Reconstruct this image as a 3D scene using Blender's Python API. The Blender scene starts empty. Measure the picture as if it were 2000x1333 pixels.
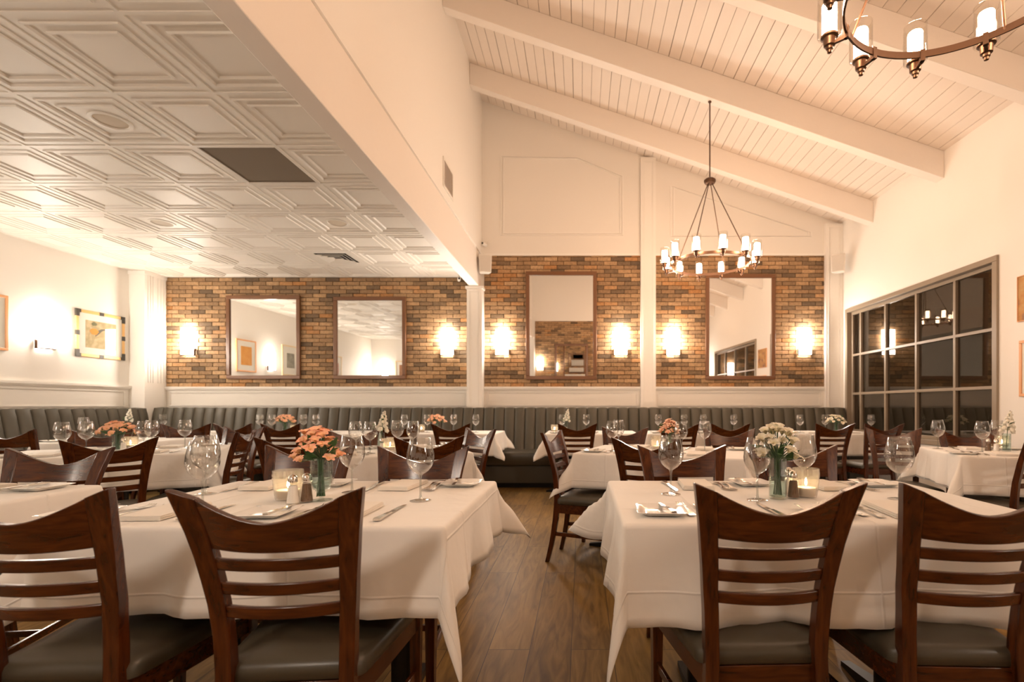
import bpy, math, random
from math import sin, cos, pi, radians, sqrt, atan2
from mathutils import Vector, Matrix
random.seed(7)
sc = bpy.context.scene
COL = sc.collection

# ---------------------------------------------------------------- camera, world, exposure
F = 958.5                      # focal length in pixels of the 2000 px wide frame
cam = bpy.data.cameras.new('camera')
camo = bpy.data.objects.new('camera', cam); COL.objects.link(camo)
camo.location = (0, 0, 1.09); camo.rotation_euler = (pi / 2, 0, 0)
cam.sensor_width = 36; cam.lens = 36 * F / 2000
cam.shift_x = (1000 - 1135.5) / 2000
cam.shift_y = (793 - 666.5) / 2000
cam.dof.use_dof = True; cam.dof.focus_distance = 2.1; cam.dof.aperture_fstop = 2.8
cam.clip_start = 0.02; cam.clip_end = 60
sc.camera = camo
w = bpy.data.worlds.new('world'); sc.world = w; w.use_nodes = True
w.node_tree.nodes['Background'].inputs[0].default_value = (0.05, 0.035, 0.02, 1)
w.node_tree.nodes['Background'].inputs[1].default_value = 0.25
sc.view_settings.view_transform = 'Standard'; sc.view_settings.look = 'None'
sc.view_settings.exposure = 1.74; sc.view_settings.gamma = 1
sc.view_settings.use_curve_mapping = False
cy = sc.cycles
cy.max_bounces = 9; cy.diffuse_bounces = 5; cy.glossy_bounces = 5; cy.transparent_max_bounces = 24
cy.transmission_bounces = 6; cy.sample_clamp_indirect = 4.0; cy.caustics_reflective = False; cy.caustics_refractive = False
cy.use_denoising = True
SCONCE_E = 27.0                # lamp glass radiance
CHAND_E = 37.0
LAMP_COL = (1.0, 0.66, 0.45)
SCONCE_COL = (1.0, 0.87, 0.74)

# ---------------------------------------------------------------- mesh helpers
class MB:
    def __init__(s): s.v = []; s.f = []; s.c = None
    def quad(s, *p):
        n = len(s.v); s.v += [tuple(q) for q in p]; s.f.append(tuple(range(n, n + len(p)))); return s
    def hexa(s, p):                      # 8 points: 0-3 bottom loop ccw, 4-7 top loop
        n = len(s.v); s.v += [tuple(q) for q in p]
        for a in ((3, 2, 1, 0), (4, 5, 6, 7), (0, 1, 5, 4), (1, 2, 6, 5), (2, 3, 7, 6), (3, 0, 4, 7)):
            s.f.append(tuple(n + i for i in a))
        return s
    def box(s, x0, x1, y0, y1, z0, z1):
        return s.hexa([(x0, y0, z0), (x1, y0, z0), (x1, y1, z0), (x0, y1, z0), (x0, y0, z1), (x1, y0, z1), (x1, y1, z1), (x0, y1, z1)])
    def rings(s, rs, caps=True, closed=True):
        n0 = len(s.v); k = len(rs[0])
        for r in rs: s.v += [tuple(p) for p in r]
        for i in range(len(rs) - 1):
            for j in range(k if closed else k - 1):
                a = n0 + i * k + j; b = n0 + i * k + (j + 1) % k
                s.f.append((a, b, b + k, a + k))
        if caps and closed:
            s.f.append(tuple(n0 + j for j in range(k))[::-1]); s.f.append(tuple(n0 + (len(rs) - 1) * k + j for j in range(k)))
        return s
    def lathe(s, prof, n=24, c=(0, 0, 0), caps=False, a0=0, a1=2 * pi):
        full = abs(a1 - a0 - 2 * pi) < 1e-6
        m = n if full else n + 1
        rs = [[(c[0] + r * cos(a0 + (a1 - a0) * j / n), c[1] + r * sin(a0 + (a1 - a0) * j / n), c[2] + z) for j in range(m)] for r, z in prof]
        return s.rings(rs, caps, full)
    def tube(s, pts, r, n=8, caps=True):
        pts = [Vector(p) for p in pts]; rr = r if isinstance(r, (list, tuple)) else [r] * len(pts)
        rs = []; up = Vector((0, 0, 1))
        for i, p in enumerate(pts):
            t = (pts[min(i + 1, len(pts) - 1)] - pts[max(i - 1, 0)]).normalized()
            u = t.cross(up)
            if u.length < 1e-3: u = t.cross(Vector((1, 0, 0)))
            u.normalize(); v2 = t.cross(u)
            rs.append([p + (u * cos(2 * pi * j / n) + v2 * sin(2 * pi * j / n)) * rr[i] for j in range(n)])
        return s.rings(rs, caps)
    def grid(s, fn, us, vs):
        n0 = len(s.v); m = len(vs)
        for u in us:
            for v in vs: s.v.append(tuple(fn(u, v)))
        for i in range(len(us) - 1):
            for j in range(m - 1):
                a = n0 + i * m + j; s.f.append((a, a + m, a + m + 1, a + 1))
        return s
    def frame(s, x0, x1, z0, z1, w_, y0, y1):      # rectangular frame standing in the xz plane
        s.box(x0, x1, y0, y1, z1 - w_, z1); s.box(x0, x1, y0, y1, z0, z0 + w_)
        s.box(x0, x0 + w_, y0, y1, z0 + w_, z1 - w_); s.box(x1 - w_, x1, y0, y1, z0 + w_, z1 - w_); return s
    def xf(s, M):
        s.v = [tuple(M @ Vector(p)) for p in s.v]; return s
    def join(s, o):
        n = len(s.v); s.v += o.v; s.f += [tuple(i + n for i in f) for f in o.f]; return s
    def build(s, name, mat, parent=None, smooth=None, bevel=0, solid=0, weld=False, bseg=2):
        me = bpy.data.meshes.new(name); me.from_pydata(s.v, [], s.f); me.update()
        import bmesh
        bm = bmesh.new(); bm.from_mesh(me)
        if weld: bmesh.ops.remove_doubles(bm, verts=bm.verts, dist=1e-5)
        bmesh.ops.recalc_face_normals(bm, faces=bm.faces); bm.to_mesh(me); bm.free()
        if smooth is not None:
            me.polygons.foreach_set('use_smooth', [True] * len(me.polygons)); me.set_sharp_from_angle(angle=radians(smooth))
        for m in (mat if isinstance(mat, (list, tuple)) else [mat]): me.materials.append(m)
        o = bpy.data.objects.new(name, me); COL.objects.link(o)
        if parent: o.parent = parent
        if solid:
            m = o.modifiers.new('solid', 'SOLIDIFY'); m.thickness = solid; m.offset = 0
        if bevel:
            m = o.modifiers.new('bevel', 'BEVEL'); m.width = bevel; m.segments = bseg; m.limit_method = 'ANGLE'; m.angle_limit = radians(40)
            me.polygons.foreach_set('use_smooth', [True] * len(me.polygons)); m.harden_normals = False
            me.set_sharp_from_angle(angle=radians(60))
        return o

def tag(o, label=None, cat=None, group=None, kind=None):
    if label: o['label'] = label
    if cat: o['category'] = cat
    if group: o['group'] = group
    if kind: o['kind'] = kind
    return o
def empty(name, loc, rz=0, label=None, cat=None, group=None):
    o = bpy.data.objects.new(name, None); COL.objects.link(o); o.location = loc; o.rotation_euler = (0, 0, rz)
    o.empty_display_size = .1
    return tag(o, label, cat, group)
def dup(o, loc=None, rz=None, label=None, group=None, parent=None, top=True):
    c = o.copy(); COL.objects.link(c)
    if parent: c.parent = parent
    if loc is not None: c.location = loc
    if rz is not None: c.rotation_euler = (0, 0, rz)
    if top:
        if label: c['label'] = label
        if group: c['group'] = group
    for ch in list(o.children): dup(ch, parent=c, top=False)
    return c
def st(mb, name, mat, parent=None, **k):
    o = mb.build(name, mat, parent, **k)
    if parent is None: o['kind'] = 'structure'
    return o
def lerp(a, b, t): return a + (b - a) * t
def interp(tab, z):
    for (a, u), (b, v) in zip(tab, tab[1:]):
        if z <= b: return lerp(u, v, (z - a) / (b - a))
    return tab[-1][1]

# ---------------------------------------------------------------- materials
def mat(name):
    m = bpy.data.materials.new(name); m.use_nodes = True
    nt = m.node_tree; b = nt.nodes['Principled BSDF']; return m, nt, b
def N(nt, t, **k):
    n = nt.nodes.new(t)
    for a, v in k.items(): setattr(n, a, v)
    return n
def simple(name, col, rough=.5, metal=0, spec=.5, coat=0, bump=None, vary=0, vscale=4):
    m, nt, b = mat(name)
    b.inputs['Base Color'].default_value = (*col, 1); b.inputs['Roughness'].default_value = rough
    b.inputs['Metallic'].default_value = metal; b.inputs['Specular IOR Level'].default_value = spec
    b.inputs['Coat Weight'].default_value = coat; b.inputs['Coat Roughness'].default_value = .12
    tc = N(nt, 'ShaderNodeTexCoord')
    if vary:
        no = N(nt, 'ShaderNodeTexNoise'); no.inputs['Scale'].default_value = vscale; no.inputs['Detail'].default_value = 4
        nt.links.new(tc.outputs['Object'], no.inputs['Vector'])
        mx = N(nt, 'ShaderNodeMix', data_type='RGBA'); mx.inputs[6].default_value = (*[c * (1 - vary) for c in col], 1); mx.inputs[7].default_value = (*[min(1, c * (1 + vary)) for c in col], 1)
        nt.links.new(no.outputs['Fac'], mx.inputs[0]); nt.links.new(mx.outputs[2], b.inputs['Base Color'])
    if bump:
        no = N(nt, 'ShaderNodeTexNoise'); no.inputs['Scale'].default_value = bump[0]; no.inputs['Detail'].default_value = 3
        nt.links.new(tc.outputs['Object'], no.inputs['Vector'])
        bp = N(nt, 'ShaderNodeBump'); bp.inputs['Strength'].default_value = bump[1]; bp.inputs['Distance'].default_value = bump[2]
        nt.links.new(no.outputs['Fac'], bp.inputs['Height']); nt.links.new(bp.outputs['Normal'], b.inputs['Normal'])
    return m
def emis(name, col, e):
    m, nt, b = mat(name)
    b.inputs['Base Color'].default_value = (.8, .78, .74, 1); b.inputs['Roughness'].default_value = .3
    b.inputs['Emission Color'].default_value = (*col, 1); b.inputs['Emission Strength'].default_value = e
    return m
def film(name, tint, ior, rough=0.0, amount=1.0, power=4.5, edge=.6):
    m, nt, b = mat(name); nt.nodes.remove(b); out = nt.nodes['Material Output']
    t = N(nt, 'ShaderNodeBsdfTransparent'); t.inputs[0].default_value = (*tint, 1)
    g = N(nt, 'ShaderNodeBsdfGlossy'); g.inputs['Roughness'].default_value = rough
    fr = N(nt, 'ShaderNodeLayerWeight'); fr.inputs['Blend'].default_value = .5      # facing = 1 - |cos|
    f0 = ((ior - 1) / (ior + 1)) ** 2
    pw = N(nt, 'ShaderNodeMath', operation='POWER'); pw.inputs[1].default_value = power; nt.links.new(fr.outputs['Facing'], pw.inputs[0])
    ml = N(nt, 'ShaderNodeMath', operation='MULTIPLY_ADD'); ml.inputs[1].default_value = min(.8, (1 - f0) * amount * edge); ml.inputs[2].default_value = f0 * amount; ml.use_clamp = True
    mx = N(nt, 'ShaderNodeMixShader')
    nt.links.new(pw.outputs[0], ml.inputs[0]); nt.links.new(ml.outputs[0], mx.inputs[0]); nt.links.new(t.outputs[0], mx.inputs[1]); nt.links.new(g.outputs[0], mx.inputs[2])
    nt.links.new(mx.outputs[0], out.inputs[0]); return m

M_wall = simple('wall_paint', (.80, .765, .71), .6, bump=(90, .08, .002))
M_trim = simple('trim_paint', (.84, .81, .76), .38)
M_tile = simple('ceiling_tile_paint', (.78, .735, .665), .46, spec=.5)
M_board = simple('painted_board', (.76, .68, .60), .5, vary=.04, vscale=3, bump=(25, .15, .003))
M_groove = simple('board_groove', (.20, .13, .085), .8)
M_beam = simple('painted_beam', (.78, .715, .645), .55, bump=(12, .35, .006))
M_black = simple('black_metal', (.02, .018, .016), .4, metal=.6)
M_bronze = simple('bronze_metal', (.105, .058, .034), .42, metal=.8)
M_frame = simple('mirror_frame_wood', (.17, .068, .022), .35, coat=.2)
M_steel = simple('cutlery_steel', (.72, .68, .62), .18, metal=1)
M_china = simple('white_china', (.86, .84, .80), .12, coat=.6)
M_grey = simple('window_frame_paint', (.27, .215, .155), .4)
M_mirror = simple('mirror_silver', (.93, .93, .92), .0, metal=1)
M_grill = simple('dark_grille', (.17, .13, .085), .8, bump=(300, .4, .002))
M_plastic = simple('white_plastic', (.74, .70, .64), .45)
M_vent = simple('vent_dark', (.04, .035, .03), .7)
M_goldf = simple('gilt_frame', (.80, .50, .20), .35, metal=.25)
M_orangef = simple('light_wood_frame', (.72, .36, .16), .45)
M_palef = simple('pale_gold_frame', (.72, .56, .34), .4)
M_mat = simple('picture_mat', (.88, .86, .80), .8)
M_wax = simple('candle_wax', (.85, .78, .66), .5)
M_salt = simple('salt', (.88, .86, .82), .8)
M_pepper = simple('pepper', (.16, .10, .06), .9, vary=.5, vscale=400)
M_leaf = simple('leaf', (.05, .12, .035), .45, vary=.25, vscale=30)
M_stem = simple('stem', (.07, .13, .06), .5)
M_dark_exterior = simple('outside_paving', (.03, .025, .02), .9)
M_sconce = emis('sconce_glass', SCONCE_COL, SCONCE_E)
M_bulb = emis('chandelier_frosted_glass', LAMP_COL, CHAND_E)
M_flame = emis('candle_flame', (1, .72, .38), 45)
M_glass = film('clear_glass', (.975, .975, .97), 1.45, 0.0, 2.0, 2.4, .45)
M_picglass = film('picture_glass', (.99, .99, .985), 1.45, .0, .9, 5.0, .35)
M_rim = film('clear_glass_thick', (.86, .88, .87), 1.6, 0.02, 2.2, 2.0, .5)
M_vase = film('vase_glass', (.92, .965, .955), 1.5, 0.0, 1.4, 3.0, .7)
M_water = film('vase_water', (.86, .92, .91), 1.33, 0.0, 1.0)
M_pane = film('window_pane', (.62, .56, .48), 1.85, 0.01, 1.0, 3.5, .8)
M_sleeve = film('lamp_clear_glass', (.97, .96, .94), 1.45, 0.0, 1.5)

def wood_dark(name='mahogany', sc3=(2.2, 16, 22)):
    m, nt, b = mat(name)
    tc = N(nt, 'ShaderNodeTexCoord'); mp = N(nt, 'ShaderNodeMapping'); mp.inputs['Scale'].default_value = sc3
    no = N(nt, 'ShaderNodeTexNoise'); no.inputs['Scale'].default_value = 3.2; no.inputs['Detail'].default_value = 7; no.inputs['Distortion'].default_value = .5
    cr = N(nt, 'ShaderNodeValToRGB'); cr.color_ramp.elements[0].color = (.030, .0062, .0013, 1); cr.color_ramp.elements[1].color = (.108, .027, .0052, 1)
    cr.color_ramp.elements[0].position = .3; cr.color_ramp.elements[1].position = .75
    nt.links.new(tc.outputs['Object'], mp.inputs[0]); nt.links.new(mp.outputs[0], no.inputs['Vector']); nt.links.new(no.outputs['Fac'], cr.inputs[0]); nt.links.new(cr.outputs[0], b.inputs['Base Color'])
    b.inputs['Roughness'].default_value = .26; b.inputs['Specular IOR Level'].default_value = .5; b.inputs['Coat Weight'].default_value = .10; b.inputs['Coat Roughness'].default_value = .14
    return m
M_wood = wood_dark(); M_woodv = wood_dark('mahogany_upright', (20, 16, 2.2))
M_vinyl = simple('seat_vinyl', (.060, .050, .033), .36, bump=(220, .15, .001))
M_banq = simple('banquette_vinyl', (.078, .067, .046), .48, bump=(180, .12, .001))

def cloth_mat():
    m, nt, b = mat('white_tablecloth')
    b.inputs['Base Color'].default_value = (.80, .765, .715, 1); b.inputs['Roughness'].default_value = .85; b.inputs['Specular IOR Level'].default_value = .2
    b.inputs['Sheen Weight'].default_value = .15
    tc = N(nt, 'ShaderNodeTexCoord'); uv = N(nt, 'ShaderNodeSeparateXYZ'); nt.links.new(tc.outputs['UV'], uv.inputs[0])
    def pulse(sock, per):
        a = N(nt, 'ShaderNodeMath', operation='DIVIDE'); a.inputs[1].default_value = per; nt.links.new(sock, a.inputs[0])
        f = N(nt, 'ShaderNodeMath', operation='FRACT'); nt.links.new(a.outputs[0], f.inputs[0])
        s_ = N(nt, 'ShaderNodeMath', operation='SUBTRACT'); s_.inputs[1].default_value = .5; nt.links.new(f.outputs[0], s_.inputs[0])
        ab = N(nt, 'ShaderNodeMath', operation='ABSOLUTE'); nt.links.new(s_.outputs[0], ab.inputs[0])
        mr = N(nt, 'ShaderNodeMapRange'); mr.inputs['From Min'].default_value = 0; mr.inputs['From Max'].default_value = .012; mr.inputs['To Min'].default_value = 1; mr.inputs['To Max'].default_value = 0
        nt.links.new(ab.outputs[0], mr.inputs[0]); return mr.outputs[0]
    p1 = pulse(uv.outputs[0], .47); p2 = pulse(uv.outputs[1], .39)
    mx = N(nt, 'ShaderNodeMath', operation='MAXIMUM'); nt.links.new(p1, mx.inputs[0]); nt.links.new(p2, mx.inputs[1])
    no = N(nt, 'ShaderNodeTexNoise'); no.inputs['Scale'].default_value = 6; no.inputs['Detail'].default_value = 3; nt.links.new(tc.outputs['UV'], no.inputs['Vector'])
    ml = N(nt, 'ShaderNodeMath', operation='MULTIPLY_ADD'); ml.inputs[1].default_value = 3.2; nt.links.new(no.outputs['Fac'], ml.inputs[0]); nt.links.new(mx.outputs[0], ml.inputs[2])
    bp = N(nt, 'ShaderNodeBump'); bp.inputs['Strength'].default_value = .5; bp.inputs['Distance'].default_value = .004
    nt.links.new(ml.outputs[0], bp.inputs['Height']); nt.links.new(bp.outputs[0], b.inputs['Normal'])
    return m
M_cloth = cloth_mat()
M_napkin = simple('napkin_linen', (.80, .75, .68), .9, spec=.2, bump=(60, .3, .002))

def floor_mat():
    m, nt, b = mat('oak_floor')
    tc = N(nt, 'ShaderNodeTexCoord'); mp = N(nt, 'ShaderNodeMapping'); mp.inputs['Rotation'].default_value = (0, 0, pi / 2); mp.inputs['Location'].default_value = (0, .045, 0)
    nt.links.new(tc.outputs['Object'], mp.inputs[0])
    br = N(nt, 'ShaderNodeTexBrick'); br.inputs['Scale'].default_value = 1; br.inputs['Brick Width'].default_value = 1.6; br.inputs['Row Height'].default_value = .185
    br.inputs['Mortar Size'].default_value = .0016; br.inputs['Color1'].default_value = (0, 0, 0, 1); br.inputs['Color2'].default_value = (1, 1, 1, 1); br.inputs['Mortar'].default_value = (.5, .5, .5, 1)
    br.offset = .37; nt.links.new(mp.outputs[0], br.inputs['Vector'])
    # grain along the plank, shifted per plank
    mp2 = N(nt, 'ShaderNodeMapping'); mp2.inputs['Scale'].default_value = (1.0, 7, 1); nt.links.new(mp.outputs[0], mp2.inputs[0])
    cx = N(nt, 'ShaderNodeCombineXYZ'); nt.links.new(br.outputs['Color'], cx.inputs[2])
    sc_ = N(nt, 'ShaderNodeVectorMath', operation='SCALE'); sc_.inputs['Scale'].default_value = 17; nt.links.new(cx.outputs[0], sc_.inputs[0])
    ad = N(nt, 'ShaderNodeVectorMath', operation='ADD'); nt.links.new(mp2.outputs[0], ad.inputs[0]); nt.links.new(sc_.outputs[0], ad.inputs[1])
    wv = N(nt, 'ShaderNodeTexNoise'); wv.inputs['Scale'].default_value = 2.2; wv.inputs['Detail'].default_value = 7; wv.inputs['Distortion'].default_value = 2.4; nt.links.new(ad.outputs[0], wv.inputs['Vector'])
    g2 = N(nt, 'ShaderNodeTexWave', wave_type='RINGS'); g2.inputs['Scale'].default_value = .9; g2.inputs['Distortion'].default_value = 9; g2.inputs['Detail'].default_value = 3; g2.inputs['Detail Scale'].default_value = 1.2
    nt.links.new(ad.outputs[0], g2.inputs['Vector'])
    cr = N(nt, 'ShaderNodeValToRGB'); cr.color_ramp.elements[0].color = (.105, .054, .012, 1); cr.color_ramp.elements[1].color = (.315, .185, .050, 1)
    cr.color_ramp.elements[0].position = .2; cr.color_ramp.elements[1].position = .8
    a1 = N(nt, 'ShaderNodeMath', operation='MULTIPLY_ADD'); a1.inputs[1].default_value = .18; nt.links.new(br.outputs['Color'], a1.inputs[0]); nt.links.new(wv.outputs['Fac'], a1.inputs[2])
    a2 = N(nt, 'ShaderNodeMath', operation='MULTIPLY_ADD'); a2.inputs[1].default_value = .14; nt.links.new(g2.outputs['Fac'], a2.inputs[0]); nt.links.new(a1.outputs[0], a2.inputs[2])
    a3 = N(nt, 'ShaderNodeMath', operation='SUBTRACT'); a3.inputs[1].default_value = .12; nt.links.new(a2.outputs[0], a3.inputs[0]); nt.links.new(a3.outputs[0], cr.inputs[0])
    mx = N(nt, 'ShaderNodeMix', data_type='RGBA'); mx.inputs[7].default_value = (.05, .028, .012, 1)
    nt.links.new(br.outputs['Fac'], mx.inputs[0]); nt.links.new(cr.outputs[0], mx.inputs[6]); nt.links.new(mx.outputs[2], b.inputs['Base Color'])
    b.inputs['Roughness'].default_value = .48; b.inputs['Specular IOR Level'].default_value = .28
    bp = N(nt, 'ShaderNodeBump'); bp.inputs['Strength'].default_value = .25; bp.inputs['Distance'].default_value = .002; bp.invert = True
    nt.links.new(br.outputs['Fac'], bp.inputs['Height']); nt.links.new(bp.outputs[0], b.inputs['Normal'])
    return m
M_floor = floor_mat()

def brick_mat(name, tint):
    m, nt, b = mat(name)
    ge = N(nt, 'ShaderNodeNewGeometry'); cr = N(nt, 'ShaderNodeValToRGB'); cr.color_ramp.interpolation = 'LINEAR'
    cols = [(.00, (.125, .090, .058)), (.14, (.20, .138, .083)), (.34, (.29, .190, .108)), (.60, (.37, .245, .138)), (.84, (.44, .30, .175)), (.94, (.40, .205, .080)), (1, (.47, .33, .20))]
    els = cr.color_ramp.elements
    for i, (p, c) in enumerate(cols):
        e = els[i] if i < 2 else els.new(p)
        e.position = p; e.color = (*[min(1, c[k] * tint[k]) for k in range(3)], 1)
    nt.links.new(ge.outputs['Random Per Island'], cr.inputs[0])
    tc = N(nt, 'ShaderNodeTexCoord'); no = N(nt, 'ShaderNodeTexNoise'); no.inputs['Scale'].default_value = 38; no.inputs['Detail'].default_value = 5; nt.links.new(tc.outputs['Object'], no.inputs['Vector'])
    mx = N(nt, 'ShaderNodeMix', data_type='RGBA', blend_type='OVERLAY'); mx.inputs[0].default_value = .55
    nt.links.new(cr.outputs[0], mx.inputs[6]); nt.links.new(no.outputs['Fac'], mx.inputs[7]); nt.links.new(mx.outputs[2], b.inputs['Base Color'])
    b.inputs['Roughness'].default_value = .85
    bp = N(nt, 'ShaderNodeBump'); bp.inputs['Strength'].default_value = .7; bp.inputs['Distance'].default_value = .004
    nt.links.new(no.outputs['Fac'], bp.inputs['Height']); nt.links.new(bp.outputs[0], b.inputs['Normal'])
    return m
M_brick = brick_mat('brick', (1.04, .98, .90))
M_mortar = simple('brick_joint', (.075, .042, .022), .95)

# ---------------------------------------------------------------- room shell
YB, YR, XL, XR = 7.29, -0.42, -6.38, 3.85
BX0, BX1, BZ0, BZ1 = -1.63, -1.49, 2.83, 3.33
CZ = 1.09 + 1.905
def vz(x): return 1.09 + 2.705 + .343 * (XR - x)
st(MB().box(XL - .2, XR + .2, YR - .2, YB + .2, -.1, 0), 'floor', M_floor)
st(MB().hexa([(XL - .2, YB, 0), (XR + .2, YB, 0), (XR + .2, YB + .2, 0), (XL - .2, YB + .2, 0), (XL - .2, YB, 6), (XR + .2, YB, 6), (XR + .2, YB + .2, 6), (XL - .2, YB + .2, 6)]), 'wall_back', M_wall)
st(MB().box(XL - .2, XR + .2, YR - .2, YR, 0, 6), 'wall_rear', M_wall)
st(MB().box(XL - .2, XL, YR, YB, 0, CZ + .3), 'wall_left', M_wall)
# right wall with two window openings
W1 = (4.525, 7.13); W2 = (.35, 3.70); WZ0, WZ1 = .66, 2.485
m = MB()
for y0, y1 in ((YR, W2[0]), (W2[1], W1[0]), (W1[1], YB)): m.box(XR, XR + .2, y0, y1, 0, 4.3)
for a, b_ in (W1, W2): m.box(XR, XR + .2, a, b_, 0, WZ0); m.box(XR, XR + .2, a, b_, WZ1, 4.3)
st(m, 'wall_right', M_wall)
# boxed beam and the wall above it
bm_ = MB().box(BX0, BX1, YR, YB, BZ0, BZ1)
st(bm_, 'trim_1', M_beam, bevel=.006)
st(MB().box(BX0 - .1, -1.475, YR, YB, BZ1, vz(-1.475) + .05), 'wall_upper', M_wall)
# coffered tile ceiling
m = MB(); T = .6096
prof = [(0, -.005), (.011, -.005), (.0115, 0), (.056, 0), (.061, -.007), (.069, -.007), (.080, .003), (.122, .003), (.127, -.006), (.135, -.006), (.146, .004)]
tiles = []
for i in range(8):
    for j in range(-5, 9):
        x1 = BX0 - T * i; x0 = max(x1 - T, XL); y0 = 2.375 + T * (j - 1) ; y1 = y0 + T
        if y0 < YR - T + .01: continue
        y0 = max(y0, YR); y1 = min(y1, YB)
        if y1 - y0 < .02 or x1 - x0 < .02: continue
        tiles.append((i, j, x0, x1, y0, y1))
SKIP = {(1, 3): 'grille', (2, 7): 'vent'}
for i, j, x0, x1, y0, y1 in tiles:
    if (i, j) in SKIP:
        kind = SKIP[(i, j)]
        m.frame(x0, x1, y0, y1, .012, CZ - .006, CZ + .01) if False else None
        continue
    rs = []
    mx_, my_ = (x1 - x0) / 2 * .98, (y1 - y0) / 2 * .98
    if min(mx_, my_) < .16:
        m.quad((x0, y0, CZ), (x1, y0, CZ), (x1, y1, CZ), (x0, y1, CZ)); continue
    for d, z in prof:
        rs.append([(x0 + d, y0 + d, CZ + z), (x1 - d, y0 + d, CZ + z), (x1 - d, y1 - d, CZ + z), (x0 + d, y1 - d, CZ + z)])
    m.rings(rs, caps=False)
    d, z = prof[-1]; m.quad(*[(px, py, CZ + z) for px, py in ((x0 + d, y0 + d), (x1 - d, y0 + d), (x1 - d, y1 - d), (x0 + d, y1 - d))])
m.box(XL, BX0, YR, YB, CZ + .03, CZ + .06)
st(m, 'ceiling', M_tile, weld=True)
# grille and diffuser in the tile ceiling
def tile_rect(i, j): return next(t[2:] for t in tiles if t[0] == i and t[1] == j)
x0, x1, y0, y1 = tile_rect(1, 3)
g = empty('return_air_grille', ((x0 + x1) / 2, (y0 + y1) / 2, CZ), 0, 'large dark square return air grille set in the tiled ceiling', 'vent')
hx, hy = (x1 - x0) / 2, (y1 - y0) / 2
mm = MB(); mm.box(-hx, hx, -hy, -hy + .018, -.004, .012); mm.box(-hx, hx, hy - .018, hy, -.004, .012); mm.box(-hx, -hx + .018, -hy + .018, hy - .018, -.004, .012); mm.box(hx - .018, hx, -hy + .018, hy - .018, -.004, .012)
mm.build('frame', M_tile, g)
MB().box(-hx + .018, hx - .018, -hy + .018, hy - .018, .004, .03).build('grille', M_grill, g)
x0, x1, y0, y1 = tile_rect(2, 7)
g = empty('ceiling_diffuser', ((x0 + x1) / 2, (y0 + y1) / 2, CZ), 0, 'white louvred air diffuser with dark slots in the tiled ceiling', 'vent')
mm = MB()
for k, (a, b_) in enumerate(((.305, .20), (.185, .15), (.135, .10), (.085, .05))):
    za, zb = (-.002, .004) if k == 0 else (-.012, .012)
    mm.rings([[(-a, -a, za), (a, -a, za), (a, a, za), (-a, a, za)], [(-b_, -b_, zb), (b_, -b_, zb), (b_, b_, zb), (-b_, b_, zb)]], caps=False)
mm.build('louvre', M_tile, g, solid=.003); MB().box(-.3, .3, -.3, .3, .016, .028).build('duct', M_vent, g)
for (i, j, lab) in ((2, 2, 'round ceiling speaker in a tile left of the dark grille'), (4, 5, 'round ceiling speaker in the tile nearer the left wall'), (1, 5, 'round ceiling speaker between the dark grille and the diffuser')):
    x0, x1, y0, y1 = tile_rect(i, j)
    e = empty('ceiling_speaker', ((x0 + x1) / 2, (y0 + y1) / 2, CZ + .010), 0, lab, 'speaker')
    MB().lathe([(.115, 0), (.115, -.012), (.095, -.014), (.09, -.006)], 32).build('trim_ring', M_tile, e, smooth=40)
    MB().lathe([(.0, -.008), (.09, -.006), (.09, 0)], 32).build('grille', simple('speaker_grille', (.62, .54, .43), .7) if i == 2 else bpy.data.materials['speaker_grille'], e, smooth=40)
# vaulted plank ceiling
m = MB(); gm = MB(); slope = .343
nx = cos(math.atan(slope)); x = -1.475; pitch = .1145
k = 0
while x < XR + .05:
    xa, xb = x, min(x + pitch - random.choice((.004, .005, .0065)), XR + .1)
    za, zb = vz(xa), vz(xb)
    m.hexa([(xa, YR, za), (xb, YR, zb), (xb, YB, zb), (xa, YB, za), (xa, YR, za + .03), (xb, YR, zb + .03), (xb, YB, zb + .03), (xa, YB, za + .03)])
    x += pitch
cv = st(m, 'ceiling', M_board)
za, zb = vz(-1.6), vz(XR + .2)
st(MB().hexa([(-1.6, YR, za + .012), (XR + .2, YR, zb + .012), (XR + .2, YB, zb + .012), (-1.6, YB, za + .012), (-1.6, YR, za + .08), (XR + .2, YR, zb + .08), (XR + .2, YB, zb + .08), (-1.6, YB, za + .08)]), 'ceiling', M_groove)
st(MB().hexa([(-1.6, YR - .2, za + .1), (XR + .3, YR - .2, zb + .06), (XR + .3, YB + .2, zb + .06), (-1.6, YB + .2, za + .1), (-1.6, YR - .2, za + .2), (XR + .3, YR - .2, zb + .2), (XR + .3, YB + .2, zb + .2), (-1.6, YB + .2, za + .2)]), 'ceiling', M_wall)
for k, (yf, lab) in enumerate(((6.47, 'white painted sloping rafter nearest the back wall'), (5.204, 'white painted sloping rafter that the far chandelier hangs from'), (3.938, 'white painted sloping rafter between the two chandeliers'), (2.672, 'white painted sloping rafter beyond the near chandelier'), (1.406, 'white painted sloping rafter over the front tables'), (.14, 'white painted sloping rafter right over the viewer'))):
    za, zb = vz(-1.475), vz(XR); D = .288
    o = MB().hexa([(-1.475, yf, za - D), (XR, yf, zb - D), (XR, yf + .12, zb - D), (-1.475, yf + .12, za - D), (-1.475, yf, za), (XR, yf, zb), (XR, yf + .12, zb), (-1.475, yf + .12, za)]).build('ceiling_rafter', M_beam, bevel=.006)
    tag(o, lab, 'rafter')
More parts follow.
